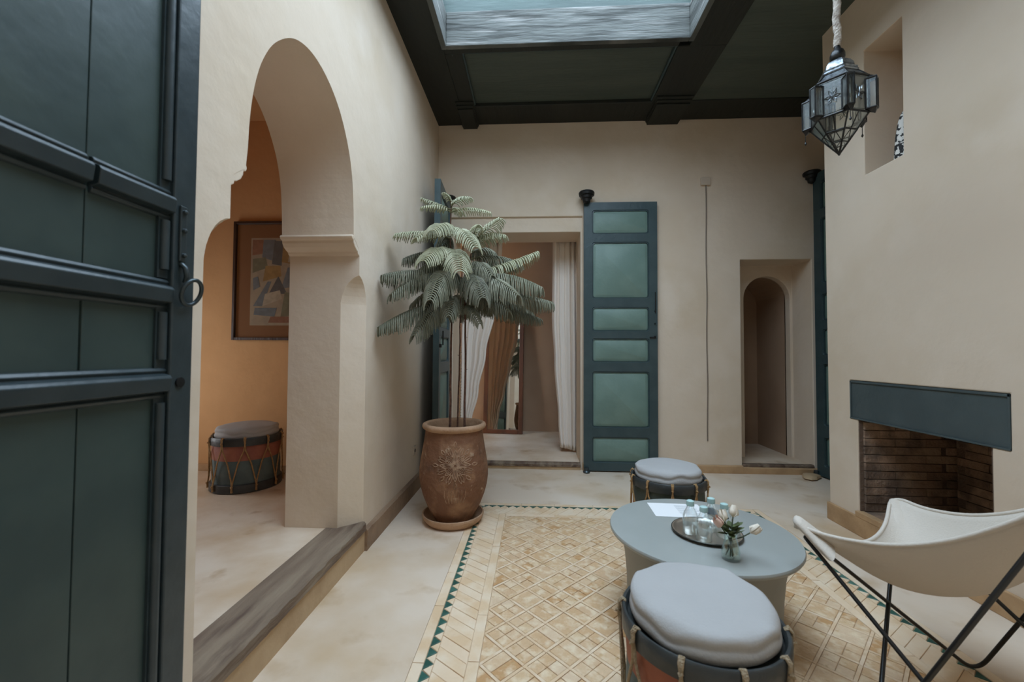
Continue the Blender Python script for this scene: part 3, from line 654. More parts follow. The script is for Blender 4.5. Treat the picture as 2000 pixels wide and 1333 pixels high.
def drum_stool(loc, rz, label, bands, ropemat, N=10, seed=0):
    t = thing('drum_stool', label, 'stool', loc, rz, 'drum stools with rope lacing')
    R = .208
    mats = []; mb = MB(); segs = 60
    zz = [.0] + [b[0] for b in bands]
    for i, (z1, m) in enumerate(bands):
        mb.lathe([(R - .001, zz[i]), (R + .002, (zz[i] + z1) / 2), (R - .001, z1)], segs, mi=i, cap0=(i == 0), cap1=(i == len(bands) - 1)); mats.append(M[m])
    mb.build('drum_shell', mats, t, smooth=50)
    MB().lathe([(R - .004, .315), (R + .013, .315), (R + .014, .34), (R + .014, .364), (R + .010, .369), (R + .003, .368), (R - .004, .356)], 60, cap0=False, cap1=False).build('upper_hoop', M['hoop'], t, smooth=40)
    MB().lathe([(R - .004, .004), (R + .013, .004), (R + .013, .055), (R + .006, .060), (R - .004, .060)], 60, cap0=False, cap1=False).build('lower_hoop', M['hoop'], t, smooth=40)
    cushion_mb(seed=seed).build('cushion', M['cushion'], t, smooth=70)
    def pt(a, r, z): return Vector((r * cos(a), r * sin(a), z))
    h = pi / N
    mb = MB(); r0 = R + .018
    # one lacing unit: loop over the hoop, two strands crossing below it and running to the bottom knots
    for s in (-1, 1):
        w = s * .022
        mb.tube([pt(w * .6, R + .002, .366), pt(w * .8, R + .012, .3735), pt(w * .7, r0 + .003, .362), pt(w * .35, r0 + .002, .345), pt(-w * .1, r0 + .001 + s * .0025, .322), pt(-w * 1.2, r0 - .001, .285), pt(-s * h * .55, r0 - .004, .20), pt(-s * h * .93, r0 - .003, .085), pt(-s * h * .99, r0 + .001, .055), pt(-s * h * .96, r0, .014)], .0046, 7)
    mb.tube([pt(-.013, r0 + .004, .338), pt(0, r0 + .010, .334), pt(.013, r0 + .004, .338), pt(0, r0 + .003, .343)], .005, 7, closed=True)
    mb.tube([pt(h - .02, r0 + .004, .050), pt(h, r0 + .010, .046), pt(h + .02, r0 + .004, .050), pt(h, r0 + .001, .053)], .005, 7, closed=True)
    mb.tube([pt(h, r0 + .004, .046), pt(h + .01, r0 + .005, .012)], [.006, .003], 7)
    me = mb.mesh('rope_lace', M[ropemat], 60)
    for i in range(N): inst('rope_lace', me, t, rz=2 * pi * i / N + rz)
    return t
drum_stool((.484, 1.244, 0), .50, 'nearest drum stool with burnt orange band and black rim, in front of the low table',
           [(.06, 'drum_dark'), (.225, 'drum_teal'), (.335, 'drum_orange'), (.345, 'hoop')], 'rope_pale', seed=1)
drum_stool((.831, 2.633, 0), .06, 'drum stool with golden ropes behind the low table, near the panelled shutter door',
           [(.06, 'hoop'), (.20, 'drum_orange'), (.335, 'drum_dark'), (.345, 'hoop')], 'rope', seed=2)
drum_stool((-2.055, 2.885, SF), .12, 'drum stool with red and slate bands under the framed print in the side room',
           [(.06, 'drum_dark'), (.215, 'drum_teal'), (.335, 'drum_red'), (.345, 'hoop')], 'rope', seed=3)

# ------------------------------------------------------------------ low table and what stands on it
tb = thing('coffee_table', 'low round grey blue table on a drum base between two drum stools', 'table', (.700, 1.805, 0))
TR = .368
MB().lathe([(.30, .350), (TR - .02, .354), (TR - .004, .361), (TR, .368), (TR, .373), (TR - .003, .379), (TR - .008, .380)], 96).build('table_top', M['table'], tb, smooth=35)
MB().lathe([(.292, 0), (.294, .012), (.294, .06), (.297, .17), (.305, .26), (.316, .32), (.324, .345), (.324, .351)], 72).build('table_base', M['table_base'], tb, smooth=40)
TZ = .380
tr = thing('serving_tray', 'round polished steel tray holding four glass bottles on the low table', 'tray', (.712, 1.765, TZ))
MB().lathe([(.08, 0), (.118, .0015), (.128, .010), (.1325, .0115), (.1335, .014), (.130, .0145), (.124, .011), (.115, .004), (.03, .003)], 64).build('dish', M['steel'], tr, smooth=40)
MB().tube([(.1335 * cos(a), .1335 * sin(a), .0125) for a in [2 * pi * i / 48 for i in range(48)]], .0026, 8, closed=True).build('rim', M['steel_dark'], tr, smooth=60, label='dark rolled rim')
bot_prof = [(.006, 0), (.027, 0), (.030, .004), (.030, .062), (.029, .072), (.024, .086), (.016, .100), (.0125, .112), (.0125, .124)]
bg_me = MB().lathe(bot_prof, 28, cap1=False).mesh('bottle_glass', M['glass'], 50)
wat_me = MB().lathe([(.005, .003), (.0275, .004), (.0277, .055), (.004, .055)], 24).mesh('water', M['glass'], 50)
cap_me = MB().lathe([(.0145, .112), (.0155, .113), (.0155, .124), (.0145, .131), (.010, .1335), (.003, .134)], 20).mesh('cap', M['cap'], 40)
band_me = MB().lathe([(.0303, .020), (.0305, .021), (.0305, .050), (.0303, .051)], 28, cap0=False, cap1=False).mesh('label_band', M['glass_lantern'], 50)
for (x, y), l in zip(((.644, 1.755), (.672, 1.690), (.742, 1.790), (.768, 1.728)),
                     ('small clear glass bottle with teal cap, leftmost on the tray', 'small clear glass bottle with teal cap at the front of the tray', 'small clear glass bottle with teal cap at the back of the tray', 'small clear glass bottle with teal cap, rightmost on the tray behind the flowers')):
    b = thing('glass_bottle', l, 'bottle', (x, y, TZ + .0035), random.random(), 'glass bottles on the tray')
    inst('bottle_glass', bg_me, b); inst('water', wat_me, b); inst('cap', cap_me, b)
vs_ = thing('flower_vase', 'small greenish glass vase at the edge of the tray on the low table', 'vase', (.712, 1.552, TZ))
MB().lathe([(.004, 0), (.028, 0), (.031, .004), (.031, .030), (.026, .050), (.021, .070), (.021, .085), (.024, .094), (.0225, .095), (.0195, .085), (.0195, .070), (.0245, .050), (.0285, .030), (.0285, .010), (.004, .008)], 28, cap1=False).build('vase_glass', M['glass_vase'], vs_, smooth=50)
fl_root = thing('flower_posy', 'posy of cream and pink buds with olive leaves in the glass vase', 'flowers', (.712, 1.552, TZ))
def leafquad(mb, p, d, L, w, up):
    d = d.normalized(); s = d.cross(up).normalized() * w; n = up * w * .4
    vs = [p, p + d * L * .3 + s, p + d * L * .3 - n * .6, p + d * L * .3 - s, p + d * L * .7 + s * .8, p + d * L * .7 - n * .6, p + d * L * .7 - s * .8, p + d * L]
    mb.add(vs, [(0, 1, 2), (0, 2, 3), (1, 4, 5, 2), (2, 5, 6, 3), (4, 7, 5), (5, 7, 6)])
for i, (dx, dy, dz, m) in enumerate(((-.038, -.01, .118, 'petal_pink'), (.020, .025, .140, 'petal'), (.062, -.012, .100, 'petal'), (-.012, .02, .125, 'petal'))):
    tip = Vector((dx, dy, dz)); base = Vector((-dx * .28, -dy * .3, .012))
    MB().tube([base, Vector((dx * .12, dy * .12, .07)), Vector((dx * .6, dy * .6, dz * .82)), tip], .0022, 6).build('stem', M['stem'], fl_root, smooth=60)
    d = (tip - Vector((dx * .4, dy * .4, dz * .7))).normalized(); q = d.to_track_quat('Z', 'Y').to_matrix()
    fb_ = MB()
    for k in range(6):
        a = 2 * pi * k / 6 + (k % 2) * .3; o = [(.002, 0), (.013 + .003 * (k % 2), .012), (.014, .026), (.007 + .003 * (k % 3), .042)]
        pts = []
        for r, z in o:
            wv = .55 if z < .03 else .4
            pts += [tip + q @ Vector((r * cos(a - wv), r * sin(a - wv), z)), tip + q @ Vector((r * 1.15 * cos(a), r * 1.15 * sin(a), z)), tip + q @ Vector((r * cos(a + wv), r * sin(a + wv), z))]
        fb_.add(pts, [(j * 3 + c, j * 3 + c + 1, j * 3 + c + 4, j * 3 + c + 3) for j in range(3) for c in range(2)])
    fb_.build('bloom', M[m], fl_root, smooth=80)
for i in range(26):
    a = random.uniform(0, 6.28); e = random.uniform(.1, .9); d = Vector((cos(a) * cos(e), sin(a) * cos(e), sin(e))); lb = MB()
    leafquad(lb, Vector((cos(a) * .008, sin(a) * .008, random.uniform(.085, .115))), d, random.uniform(.032, .055), .011, Vector((0, 0, 1)))
    lb.build('leaf', M['leaf'], fl_root, smooth=60)
pp = thing('paper_sheet', 'white printed sheet lying on the far side of the low table', 'paper', (.678, 2.01, TZ), -.03)
MB().box(-.120, .120, -.085, .085, .0003, .0018).build('sheet', M['paper'], pp)
mb = MB()
for i in range(9):
    y = .055 - i * .013; mb.box(.0, random.uniform(.07, .105), y, y + .0035, .0018, .0021)
mb.build('faint_print', M['ink'], pp, label='faint lines of small grey print')
nb_ = MB().box(-.030, .030, -.062, .062, 0, .007).build('notebook', M['navy'], None, bevel=.0015, loc=(.834, 1.975, TZ + .0003)); nb_.rotation_euler.z = .18
tag(nb_, 'small dark navy booklet beside the white sheet on the table', 'booklet')

# ------------------------------------------------------------------ butterfly chair
TH = .481; ch = thing('butterfly_chair', 'cream canvas butterfly chair on a black rod frame at the right', 'chair', (1.352, 1.327, 0), TH)
FLt, FRt, BLt, BRt = Vector((-.319, .351, .544)), Vector((.319, .351, .544)), Vector((-.348, -.264, .904)), Vector((.348, -.264, .904))
rr = .0065; zf = rr
fl_, fr_, bl_, br_ = Vector((-.328, .132, zf)), Vector((.328, .132, zf)), Vector((-.328, -.262, zf)), Vector((.328, -.262, zf))
def fillet(pts, rads, n=7):
    out = []; m = len(pts)
    for i in range(m):
        p, a, b = pts[i], pts[i - 1], pts[(i + 1) % m]; r = rads[i]
        da, db = (a - p).normalized(), (b - p).normalized(); s, e = p + da * r, p + db * r
        for k in range(n + 1):
            t = k / n; out.append(s * (1 - t) ** 2 + p * 2 * t * (1 - t) + e * t ** 2)
    return out
def foot(p, r=.045): return p
sk = lambda p: Vector((p.x * .97, p.y * .97, p.z - .040))
for lp in ((sk(FLt), fr_, sk(BRt), bl_), (sk(FRt), fl_, sk(BLt), br_)):
    pts = fillet([lp[0], lp[1] - Vector((0, 0, .022)), lp[2], lp[3] - Vector((0, 0, .022))], [.03, .075, .03, .075])
    MB().tube([(p.x, p.y, max(p.z, rr)) for p in pts], rr, 10, closed=True).build('rod_loop', M['rod'], ch, smooth=60)
def sling(u, v, off=0.):
    # u -1..1 left-right, v 0 front .. 1 back
    n = 9.; m_ = max(abs(u), abs(2 * v - 1), 1e-6); w = 2 * v - 1
    k = m_ / max(1e-6, (abs(u) ** n + abs(w) ** n) ** (1 / n)) if m_ > 1e-4 else 1; u2, w2 = u * k, w * k; v2 = (w2 + 1) / 2
    a = (u2 + 1) / 2
    p = (FLt * (1 - a) + FRt * a) * (1 - v2) + (BLt * (1 - a) + BRt * a) * v2
    q = 4 * v2 * (1 - v2); uu = 1 - u2 * u2
    ext = 1.07 + .05 * (1 - v2)
    p = Vector((p.x * ext * (1 - .24 * q * abs(u2)), p.y, p.z))
    p.y = .04 + (p.y - .04) * (1.13 - .30 * uu * abs(w2) ** 1.2)
    p.z += .012 - .150 * q - .115 * uu - .085 * uu * q
    p.z -= .012 * abs(sin(8 * u2 * w2)) * abs(u2 * w2) ** 3
    return p
mb = MB(); n = 36
vs = [sling(-1 + 2 * i / n, j / n) for i in range(n + 1) for j in range(n + 1)]
mb.add(vs, [(i * (n + 1) + j, (i + 1) * (n + 1) + j, (i + 1) * (n + 1) + j + 1, i * (n + 1) + j + 1) for i in range(n) for j in range(n)])
sl_ = mb.build('canvas_sling', M['canvas'], ch, smooth=180); so = sl_.modifiers.new('thick', 'SOLIDIFY'); so.thickness = .005; so.offset = 0
edge = [sling(-1 + 2 * i / n, 0) for i in range(n)] + [sling(1, i / n) for i in range(n)] + [sling(1 - 2 * i / n, 1) for i in range(n)] + [sling(-1, 1 - i / n) for i in range(n)]
MB().tube(edge, .0065, 8, closed=True).build('rolled_hem', M['canvas'], ch, smooth=60)
for tp, ta, tb in ((FLt, bl_, fr_), (FRt, fl_, br_)):   # stitched pockets that hold the front tips of the frame
    tp = sk(tp); da, db = (ta - tp).normalized(), (tb - tp).normalized(); mid = (da + db).normalized(); side = (da - db).normalized(); nrm = mid.cross(side).normalized()
    if nrm.z < 0: nrm = -nrm
    mb = MB(); rings = []; m2 = 20
    for t, k in ((-.030, .2), (-.026, .7), (-.014, 1.), (.02, 1.), (.05, 1.), (.08, 1.), (.115, 1.)):
        tt = max(t, 0); hw = (tt * (da - db).length / 2 + (.036 if tp.x < 0 else .022)) * k; th = (.016 + .05 * tt) * k
        c = tp + mid * (t * ((da + db).length / 2 if t > 0 else 1)) + Vector((0, 0, (.030 if tp.x < 0 else .004) + .08 * tt))
        for q in range(m2):
            a = 2 * pi * q / m2; w = 1 + .06 * sin(3 * a + t * 60); rings.append(c + side * (cos(a) * hw * w) + nrm * (sin(a) * th * w))
    fs = [(i * m2 + q, i * m2 + (q + 1) % m2, (i + 1) * m2 + (q + 1) % m2, (i + 1) * m2 + q) for i in range(6) for q in range(m2)] + [tuple(range(m2)), tuple(6 * m2 + q for q in range(m2))]
    mb.add(rings, fs).build('tip_pocket', M['canvas'], ch, smooth=60)

# ------------------------------------------------------------------ pot, saucer and the plant
PX, PY = -.535, 2.765
sa = MB().lathe([(.150, 0), (.172, .004), (.196, .030), (.204, .052), (.203, .060), (.194, .061), (.186, .040), (.16, .022), (.05, .020)], 56).build('pot_saucer', M['pot_rim'], None, smooth=40, loc=(PX, PY, 0))
tag(sa, 'round terracotta saucer under the large plant pot', 'saucer')
pot = thing('terracotta_pot', 'large old terracotta jar with an incised star flower holding the tall plant', 'pot', (PX + .003, PY, .0225))
body = [(.04, 0), (.118, 0), (.128, .008), (.150, .045), (.178, .100), (.203, .165), (.219, .225), (.227, .285), (.226, .340), (.218, .400), (.207, .460), (.197, .520), (.191, .570), (.189, .590)]
MB().lathe(body, 72, fn=lambda r, z, a, j: (r * (1 + .006 * sin(3 * a + z * 9)), z), cap1=False).build('body', M['pot'], pot, smooth=50)
MB().lathe([(.186, .585), (.196, .590), (.208, .600), (.212, .612), (.208, .624), (.196, .630), (.184, .627), (.178, .615), (.176, .560)], 72, cap0=False, cap1=False).build('rim', M['pot_rim'], pot, smooth=60, label='paler rolled terracotta rim')
MB().lathe([(.178, .565), (.12, .572), (.03, .570)], 30, fn=lambda r, z, a, j: (r, z + random.uniform(-.003, .003)), cap0=False).build('soil', M['soil'], pot, smooth=60)
def pot_r(z):
    for (r0, z0), (r1, z1) in zip(body[:-1], body[1:]):
        if z0 <= z <= z1: return r0 + (r1 - r0) * (z - z0) / max(z1 - z0, 1e-6)
    return .2
af = math.atan2(-PY, -PX) + .03; ZC = .395
def on_pot(u, w, out=.001): r = pot_r(ZC + w) + out; a = af + u / .21; return Vector((r * cos(a), r * sin(a), ZC + w))
def petal(mb, a, r0, r1, wd, th=.0022):
    for s in (-1, 1):
        pts = []
        for i in range(9):
            t = i / 8; r = r0 + (r1 - r0) * t; o = s * wd * sin(pi * t); pts.append(on_pot(r * cos(a) - o * sin(a), r * sin(a) + o * cos(a), .0008))
        mb.tube(pts, th, 5)
for k in range(8):
    mb = MB(); a = pi / 4 * k; L = .085 if k % 2 == 0 else .072
    L *= 1.12; petal(mb, a, .008, L, .013, .0028); petal(mb, a, .016, L * .8, .005, .0024); petal(mb, a, L + .008, L + .05, .009, .0024)
    for s in (-1, 1): petal(mb, a + s * .32, .055, .115, .008, .0021)
    mb.build('incised_petal', M['carve'], pot, smooth=60)
for i in range(7):
    u = -.06 + .02 * i; mb = MB(); mb.tube([on_pot(u, -.15), on_pot(u * 1.08, -.19), on_pot(u * .9, -.235)], .0019, 5)
    mb.build('incised_line', M['carve'], pot, smooth=60)

pl_ = thing('norfolk_pine', 'tall potted pine with tiers of drooping feathery grey green branches', 'plant', (PX, PY, .59))
O_ = Vector((PX, PY, .59))
def stem(pts, r0, r1):
    pts = [Vector(p) - O_ for p in pts]; n = len(pts)
    out = []
    for i in range(n - 1):
        for k in range(4): out.append(pts[i].lerp(pts[i + 1], k / 4) + Vector((random.uniform(-.002, .002), random.uniform(-.002, .002), 0)))
    out.append(pts[-1]); m = len(out)
    mb = MB(); mb.tube(out, [r0 + (r1 - r0) * i / (m - 1) for i in range(m)], 8)
    for i in range(4, m - 6, 2):
        a = random.uniform(0, 6.28); mb.tube([out[i], out[i] + Vector((cos(a) * .016, sin(a) * .016, random.uniform(-.004, .008)))], [.0022, .001], 4)
    mb.build('stem', M['bark'], pl_, smooth=60)
SA = [(-.566, 2.78, .58), (-.560, 2.77, 1.0), (-.560, 2.78, 1.5), (-.575, 2.78, 1.85), (-.572, 2.78, 2.17)]
SB = [(-.470, 2.79, .58), (-.466, 2.80, 1.0), (-.470, 2.79, 1.45), (-.440, 2.80, 1.75), (-.425, 2.80, 1.90)]
SCm = [(-.530, 2.86, .58), (-.525, 2.90, 1.1), (-.520, 2.88, 1.5), (-.51, 2.88, 1.72)]
stem(SA, .0085, .004); stem(SB, .0080, .004); stem(SCm, .006, .003)
def at(S, z):
    for a, b in zip(S[:-1], S[1:]):
        if a[2] <= z <= b[2]: return Vector(a).lerp(Vector(b), (z - a[2]) / (b[2] - a[2]))
    return Vector(S[-1])
def needles(mb, pts, nl, nn, mi, rnd):
    n = len(pts)
    for k in range(nn):
        t = (k + rnd.random()) / nn * (n - 1); i = min(int(t), n - 2); p = pts[i].lerp(pts[i + 1], t - i); d = (pts[i + 1] - pts[i]).normalized()
        s = d.cross(Vector((rnd.uniform(-1, 1), rnd.uniform(-1, 1), rnd.uniform(-1, 1))))
        if s.length < .05: continue
        s.normalize(); e = p + (d * .75 + s * .75) * nl; w = d.cross(s) * .0011
        mb.add([p + w, p - w, e], [(0, 1, 2)], mi)
def branch(S, zb, tip, arch=.06, width=1., pale=False, seed=0):
    rnd = random.Random(seed); b = at(S, zb) - O_; e = Vector(tip) - O_; L = (e - b).length
    mb = MB(); N = 14; path = []
    for i in range(N + 1):
        t = i / N; p = b.lerp(e, t); p.z += arch * 4 * t * (1 - t) * (1 - .3 * t); path.append(p)
    mb.tube(path, [.0042 * (1 - .7 * i / N) for i in range(N + 1)], 6, mi=1)
    nb = max(8, int(L / (.0165 if pale else .0145))); 
    for k in range(nb):
        t = .10 + .90 * (k + .5) / nb; x = t * N; i = min(int(x), N - 1); p = path[i].lerp(path[i + 1], x - i); d = (path[i + 1] - path[i]).normalized()
        prof = sin(pi * min(1, (t * .80 + .16))) ** .7; bl = (.035 + (.112 if pale else .135) * prof) * width * min(1., L / .34) * rnd.uniform(.85, 1.1)
        for s in (-1, 1):
            side = d.cross(Vector((0, 0, 1)))
            if side.length < .1: side = Vector((1, 0, 0))
            side = side.normalized() * s
            sgs = 4; q = [p]; dirv = (side * 1.0 + d * .62 + Vector((0, 0, .12 if pale else -.05))).normalized()
            for m in range(sgs):
                nx = q[-1] + dirv * bl / sgs; nx.x = max(nx.x, -.405); q.append(nx); dirv = (dirv + Vector((0, 0, -(.60 if pale else 1.1))) + Vector((rnd.uniform(-.06, .06), rnd.uniform(-.06, .06), 0))).normalized()
            mb.tube(q, [.0038, .0044, .0044, .0040, .0024], 5, mi=0)
            needles(mb, q, .0100, int(22 + bl * 620), 0, rnd)
    needles(mb, path[2:], .009, int(L * 260), 0, rnd)
    mb.build('branch', [M['needle_pale' if pale else 'needle'], M['twig']], pl_)
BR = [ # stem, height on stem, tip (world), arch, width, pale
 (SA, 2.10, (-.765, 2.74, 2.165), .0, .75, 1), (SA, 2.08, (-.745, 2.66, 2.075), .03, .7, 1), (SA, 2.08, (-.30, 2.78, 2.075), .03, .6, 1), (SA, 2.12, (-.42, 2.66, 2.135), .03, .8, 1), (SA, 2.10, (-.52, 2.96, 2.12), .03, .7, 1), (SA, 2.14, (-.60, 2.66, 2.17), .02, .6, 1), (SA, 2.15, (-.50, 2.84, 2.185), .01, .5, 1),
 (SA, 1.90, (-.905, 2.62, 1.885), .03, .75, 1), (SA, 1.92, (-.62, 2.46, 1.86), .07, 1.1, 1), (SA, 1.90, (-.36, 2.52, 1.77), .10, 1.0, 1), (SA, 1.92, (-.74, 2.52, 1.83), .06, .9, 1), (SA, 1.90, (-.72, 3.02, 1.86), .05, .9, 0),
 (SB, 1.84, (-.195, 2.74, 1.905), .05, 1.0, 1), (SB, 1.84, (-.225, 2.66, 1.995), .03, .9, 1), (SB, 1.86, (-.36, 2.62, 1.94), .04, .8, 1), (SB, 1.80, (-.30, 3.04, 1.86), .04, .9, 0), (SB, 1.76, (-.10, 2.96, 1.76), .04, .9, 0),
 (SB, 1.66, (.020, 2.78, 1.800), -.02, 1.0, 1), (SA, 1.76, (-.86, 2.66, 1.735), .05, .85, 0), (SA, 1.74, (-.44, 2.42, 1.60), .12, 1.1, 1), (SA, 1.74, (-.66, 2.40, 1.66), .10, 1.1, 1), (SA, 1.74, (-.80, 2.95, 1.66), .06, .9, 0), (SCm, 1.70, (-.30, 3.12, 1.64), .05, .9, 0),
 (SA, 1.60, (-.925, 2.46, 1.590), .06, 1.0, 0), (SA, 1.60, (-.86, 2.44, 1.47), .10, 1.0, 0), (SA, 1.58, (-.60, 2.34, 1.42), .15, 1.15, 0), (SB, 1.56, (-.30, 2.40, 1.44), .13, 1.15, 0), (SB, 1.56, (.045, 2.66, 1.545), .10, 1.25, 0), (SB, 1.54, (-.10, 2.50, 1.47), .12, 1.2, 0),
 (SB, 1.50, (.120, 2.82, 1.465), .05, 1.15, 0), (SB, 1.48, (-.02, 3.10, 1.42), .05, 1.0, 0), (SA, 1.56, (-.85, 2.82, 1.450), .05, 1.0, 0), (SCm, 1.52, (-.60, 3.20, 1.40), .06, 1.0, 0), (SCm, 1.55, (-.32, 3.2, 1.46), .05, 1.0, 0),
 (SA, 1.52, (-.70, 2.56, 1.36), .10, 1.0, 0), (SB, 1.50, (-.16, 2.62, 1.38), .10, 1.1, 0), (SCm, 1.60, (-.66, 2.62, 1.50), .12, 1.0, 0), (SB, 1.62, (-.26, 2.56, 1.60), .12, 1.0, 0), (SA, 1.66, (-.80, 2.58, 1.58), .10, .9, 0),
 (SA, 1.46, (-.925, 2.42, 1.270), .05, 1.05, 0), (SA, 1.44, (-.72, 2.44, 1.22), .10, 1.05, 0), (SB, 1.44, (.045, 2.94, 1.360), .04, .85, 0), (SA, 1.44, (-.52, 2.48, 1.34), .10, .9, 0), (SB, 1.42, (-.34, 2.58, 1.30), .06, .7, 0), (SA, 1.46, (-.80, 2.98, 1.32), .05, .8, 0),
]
for i, (S, zb, tip, a, w, p) in enumerate(BR): branch(S, zb, tip, a, w, bool(p), i)

# ------------------------------------------------------------------ framed print in the side room
pf = thing('framed_print', 'dark framed abstract print with a rust mount on the ochre wall of the side room', 'picture', (-2.02, 3.2, 1.21))
fw, fh, ft = .395, .955, .022
mb = MB(); mb.box(-fw, -fw + ft, -.032, 0, 0, fh); mb.box(fw - ft, fw, -.032, 0, 0, fh); mb.box(-fw + ft, fw - ft, -.032, 0, 0, ft); mb.box(-fw + ft, fw - ft, -.032, 0, fh - ft, fh)
mb.build('frame', M['framewood'], pf, bevel=.003)
MB().box(-fw + ft, fw - ft, -.012, -.006, ft, fh - ft).build('mount', M['mat'], pf)
MB().box(-fw + ft, fw - ft, -.021, -.019, ft, fh - ft).build('glass_pane', M['glass_pic'], pf)
mb = MB(); pw2, z0, z1 = .255, .118, .822; mb.box(-pw2, pw2, -.0145, -.0122, z0, z1)
inks = ['print', 'ink_blue', 'ink_slate', 'ink_ochre', 'ink_rose', 'ink_sage', 'ink_pale']
def patch(pts, mi):
    patch.k += 1; mb.add([(-pw2 + x * 2 * pw2, -.0146 - .0001 * patch.k, z0 + z * (z1 - z0)) for x, z in pts], [tuple(range(len(pts)))], mi)
patch.k = 0
for pts, mi in [([(.02, .80), (.20, .82), (.22, .98), (.02, .98)], 4), ([(.18, .78), (.34, .74), (.40, .98), (.20, .98)], 1), ([(.34, .70), (.50, .68), (.52, .96), (.38, .97)], 2), ([(.50, .72), (.66, .70), (.66, .90), (.52, .90)], 3), ([(.03, .60), (.28, .66), (.24, .78), (.03, .76)], 5), ([(.20, .50), (.50, .56), (.48, .68), (.24, .68)], 3), ([(.50, .42), (.95, .46), (.95, .66), (.60, .66)], 1), ([(.05, .22), (.28, .50), (.34, .50), (.20, .22)], 1), ([(.30, .36), (.60, .36), (.45, .56)], 2), ([(.20, .22), (.52, .30), (.48, .40), (.24, .36)], 6), ([(.50, .10), (.95, .12), (.95, .34), (.56, .38)], 5), ([(.06, .12), (.40, .10), (.44, .20), (.08, .20)], 1), ([(.6, .72), (.95, .72), (.95, .95), (.66, .95)], 6), ([(.3, .03), (.8, .03), (.7, .10), (.34, .10)], 4), ([(.05, .40), (.16, .44), (.12, .56), (.04, .54)], 1)]:
    patch(pts, mi)
mb.build('print_sheet', [M[k] for k in inks], pf)

# ------------------------------------------------------------------ beyond the doorway: curtains and leaning mirror
def interp(tab, z):
    for (a, b), (c, d) in zip(tab[:-1], tab[1:]):
        if a <= z <= c:
            t = (z - a) / (c - a); t = t * t * (3 - 2 * t); return b + (d - b) * t
    return tab[0][1] if z < tab[0][0] else tab[-1][1]
def curtain(label, left, right, y0, zb, zt, folds, ph, braid_x, trail=0.):
    t = thing('curtain', label, 'curtain', (0, y0, zb), group='curtains in the far doorway')
    mb = MB(); nu, nv = 90, 40; vs = []
    for j in range(nv + 1):
        zz = zb + (zt - zb) * j / nv; l, r = interp(left, zz), interp(right, zz)
        for i in range(nu + 1):
            u = i / nu; amp = .030 * (1 - .3 * abs(2 * u - 1)); a = 2 * pi * folds * u + ph + .5 * sin(zz * 1.7 + u * 3)
            vs.append((l + (r - l) * u + .012 * cos(a * 1.0), amp * sin(a) + .010 * sin(2.3 * a + 1) + .02 * sin(zz * 2 + u * 2), zz - zb + (trail * (1 - u) * (1 - j / nv))))
    mb.add(vs, [(j * (nu + 1) + i, j * (nu + 1) + i + 1, (j + 1) * (nu + 1) + i + 1, (j + 1) * (nu + 1) + i) for j in range(nv) for i in range(nu)])
    o = mb.build('cloth', M['curtain'], t, smooth=180); s = o.modifiers.new('thick', 'SOLIDIFY'); s.thickness = .003
    mb = MB(); n = 60
    for k in range(n):
        z = .05 + k * .017; x = braid_x + .004 * (k % 2)
        mb.tube([(x - .012, -.050, z), (x, -.056, z + .006), (x + .012, -.050, z)], .0048, 5)
    mb.build('braid_trim', M['rope_pale'], t, smooth=60, label='knotted braid along the outer edge')
    MB().tube([(interp(left, zt) - .01, 0, zt - zb - .005), (interp(right, zt) + .01, 0, zt - zb - .005)], .008, 8).build('heading_rod', M['iron'], t, smooth=60)
curtain('white curtain gathered at the right jamb of the far doorway', [(.0, .285), (.35, .262), (1.0, .215), (1.5, .187), (2.3, .187)], [(0, .475), (2.3, .470)], YF + .48, .063, 2.36, 4.5, .4, .500, .05)
curtain('white curtain gathered at the left jamb behind the pine stems', [(0, -.80), (2.3, -.80)], [(.0, -.735), (.35, -.68), (.7, -.60), (1.1, -.52), (1.6, -.42), (2.3, -.36)], YF + .48, .063, 2.36, 4.5, 1.9, -.80)

mr = thing('standing_mirror', 'tall mirror in a reddish wooden frame leaning on the back wall beyond the doorway', 'mirror', (-.408, 5.44, .057), .0)
mr.rotation_euler = (radians(-5.5), 0, radians(-4))
mw, mh, mt = .262, 1.66, .055
mb = MB()
for s in (-1, 1): mb.box(min(s * mw, s * (mw - mt)), max(s * mw, s * (mw - mt)), -.018, .018, 0, mh)
mb.box(-mw + mt, mw - mt, -.018, .018, 0, mt); mb.box(-mw + mt, mw - mt, -.018, .018, mh - mt, mh)
mb.build('frame', M['mirrorwood'], mr, bevel=.004)
MB().box(-mw + mt, mw - mt, -.006, .004, mt, mh - mt).build('mirror_glass', M['mirror'], mr)

# ------------------------------------------------------------------ hanging lantern
ln = thing('hanging_lantern', 'black metal and glass star lantern hanging from a cream cord', 'lantern', (1.432, 2.0, 2.068), .22)
NS = 6
def ring(r, z, n=NS, ph=0.): return [Vector((r * cos(2 * pi * i / n + ph), r * sin(2 * pi * i / n + ph), z)) for i in range(n)]
L0, L1, L2, L3, L4 = ring(.004, .0), ring(.068, .088), ring(.112, .150), ring(.112, .318), ring(.074, .362)
frm = MB()
LM = [p * .5 for p in L1]
for Rn, r in ((LM, .0028), (L1, .0042), (L2, .005), (L3, .005), (L4, .004)):
    frm.tube(Rn, r, 6, closed=True)
for a, b, r in ((L0, L1, .0042), (L1, L2, .0036), (L2, L3, .0045), (L3, L4, .004)):
    for i in range(NS):
        frm.tube([a[i], b[i]], r, 6)
        if b is L1: frm.tube([(L1[i] + L1[(i + 1) % NS]) / 2, LM[i]], .002, 5); frm.tube([(L1[i] + L1[(i + 1) % NS]) / 2, LM[(i + 1) % NS]], .002, 5)
        if b is L2: frm.tube([(L2[i] + L2[(i + 1) % NS]) / 2, (L1[i] + L1[(i + 1) % NS]) / 2], .0026, 5)
frm.lathe([(.001, -.012), (.006, -.006), (.007, 0), (.004, .008)], 10)
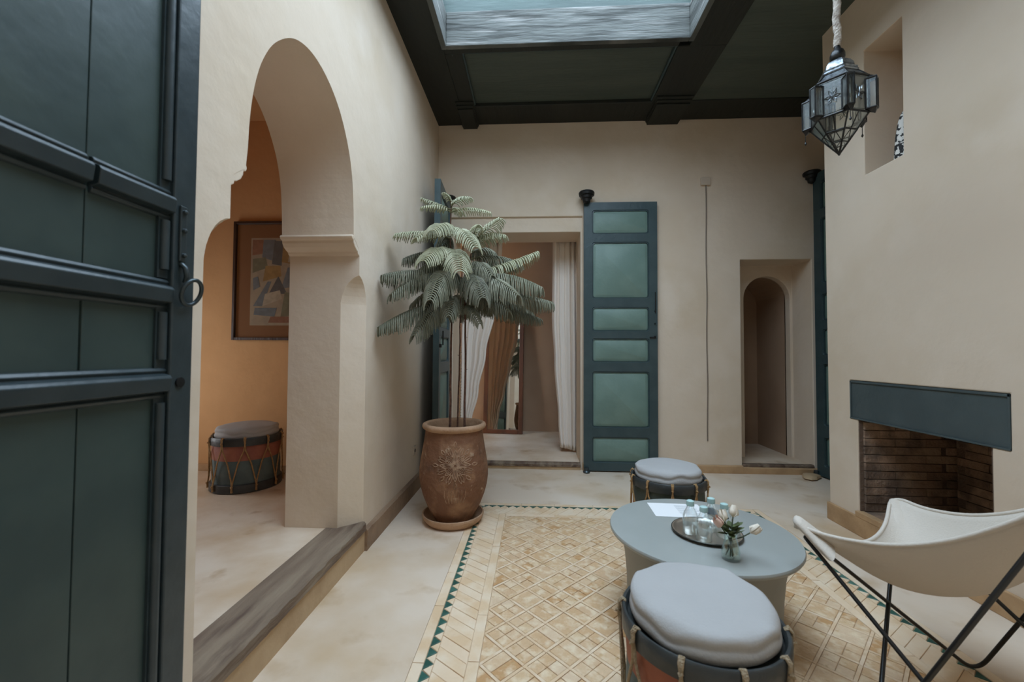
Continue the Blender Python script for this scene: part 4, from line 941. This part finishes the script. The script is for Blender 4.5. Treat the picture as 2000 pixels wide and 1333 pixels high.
frm.build('metal_frame', M['lantern_metal'], ln, smooth=40)
for i in range(NS):
    j = (i + 1) % NS
    for a, b in ((L1, L2), (L2, L3), (L0, L1)):
        q = [a[i], a[j], b[j], b[i]]; c = sum(q, Vector()) / 4; q = [c + (p - c) * .94 for p in q]
        MB().add(q, [(0, 1, 2, 3)]).build('glass_pane', M['glass_lantern'], ln)
    q = [L3[i], L3[j], L4[j], L4[i]]; MB().add(q, [(0, 1, 2, 3)]).build('roof_plate', M['lantern_top'], ln)
    # fretwork flower on each main pane
    c = (L2[i] + L2[j] + L3[i] + L3[j]) / 4; t = (L2[j] - L2[i]).normalized(); nrm = c.copy(); nrm.z = 0; nrm.normalize(); fw_ = MB()
    for k in range(6):
        a = 2 * pi * k / 6; p = c + nrm * .002; fw_.tube([p, p + t * cos(a - .3) * .018 + Vector((0, 0, sin(a - .3) * .022)), p + t * cos(a) * .030 + Vector((0, 0, sin(a) * .036)), p + t * cos(a + .3) * .018 + Vector((0, 0, sin(a + .3) * .022))], .0022, 4, closed=True)
    hw = .046; hh = .074
    fw_.tube([c + t * hw + Vector((0, 0, hh)), c - t * hw + Vector((0, 0, hh)), c - t * hw - Vector((0, 0, hh)), c + t * hw - Vector((0, 0, hh))], .0026, 4, closed=True)
    fw_.build('fretwork', M['lantern_top'], ln, smooth=40)
    # projecting glazed bay on alternate corners with a pendant drop
    if i % 1 == 0:
        a = 2 * pi * i / NS; d = Vector((cos(a), sin(a), 0)); s = Vector((-sin(a), cos(a), 0))
        bay = MB(); z0, z1 = .160, .296
        P4 = lambda z: [d * .102 + s * .019 + Vector((0, 0, z)), d * .140 + s * .013 + Vector((0, 0, z)), d * .140 - s * .013 + Vector((0, 0, z)), d * .102 - s * .019 + Vector((0, 0, z))]
        A4, B4 = P4(z0), P4(z1)
        for q in (A4, B4): bay.tube(q, .0042, 6, closed=True)
        for p, q in zip(A4, B4): bay.tube([p, q], .0038, 6)
        bay.add(B4 + [d * .118 + Vector((0, 0, z1 + .022))], [(0, 1, 4), (1, 2, 4), (2, 3, 4), (3, 0, 4)])
        bay.add(A4 + [d * .132 + Vector((0, 0, z0 - .026))], [(0, 1, 4), (1, 2, 4), (2, 3, 4), (3, 0, 4)])
        if i % 2 == 0: bay.tube([d * .132 + Vector((0, 0, z0 - .026)), d * .132 + Vector((0, 0, z0 - .055))], .0016, 5); bay.lathe([(.001, -.012), (.005, -.006), (.004, 0), (.001, .006)], 8, tuple(d * .132 + Vector((0, 0, z0 - .060))))
        bo = bay.build('corner_bay', M['lantern_metal'], ln, smooth=40)
        for k in (0, 1, 2):
            MB().add([A4[k], A4[k + 1], B4[k + 1], B4[k]], [(0, 1, 2, 3)]).build('bay_glass', M['glass_lantern'], bo)
MB().lathe([(.076, .362), (.080, .368), (.074, .378), (.076, .384), (.064, .392), (.060, .412), (.048, .430), (.030, .440), (.024, .446)], 6).build('dome', M['lantern_top'], ln, smooth=25)
MB().lathe([(.022, .444), (.030, .456), (.030, .474), (.024, .490), (.014, .500), (.012, .512), (.006, .520)], 16).build('finial', M['lantern_metal'], ln, smooth=60)
ztop = H + .012 - 2.068
pts = [(.002 * sin(i * .7), .002 * cos(i), .515 + (ztop - .515) * i / 40) for i in range(41)]
MB().tube(pts, [.013 + .0035 * abs(sin(i * 1.1)) for i in range(41)], 10).build('hanging_cord', M['rope_white'], ln, smooth=60, label='thick cream wrapped cord')
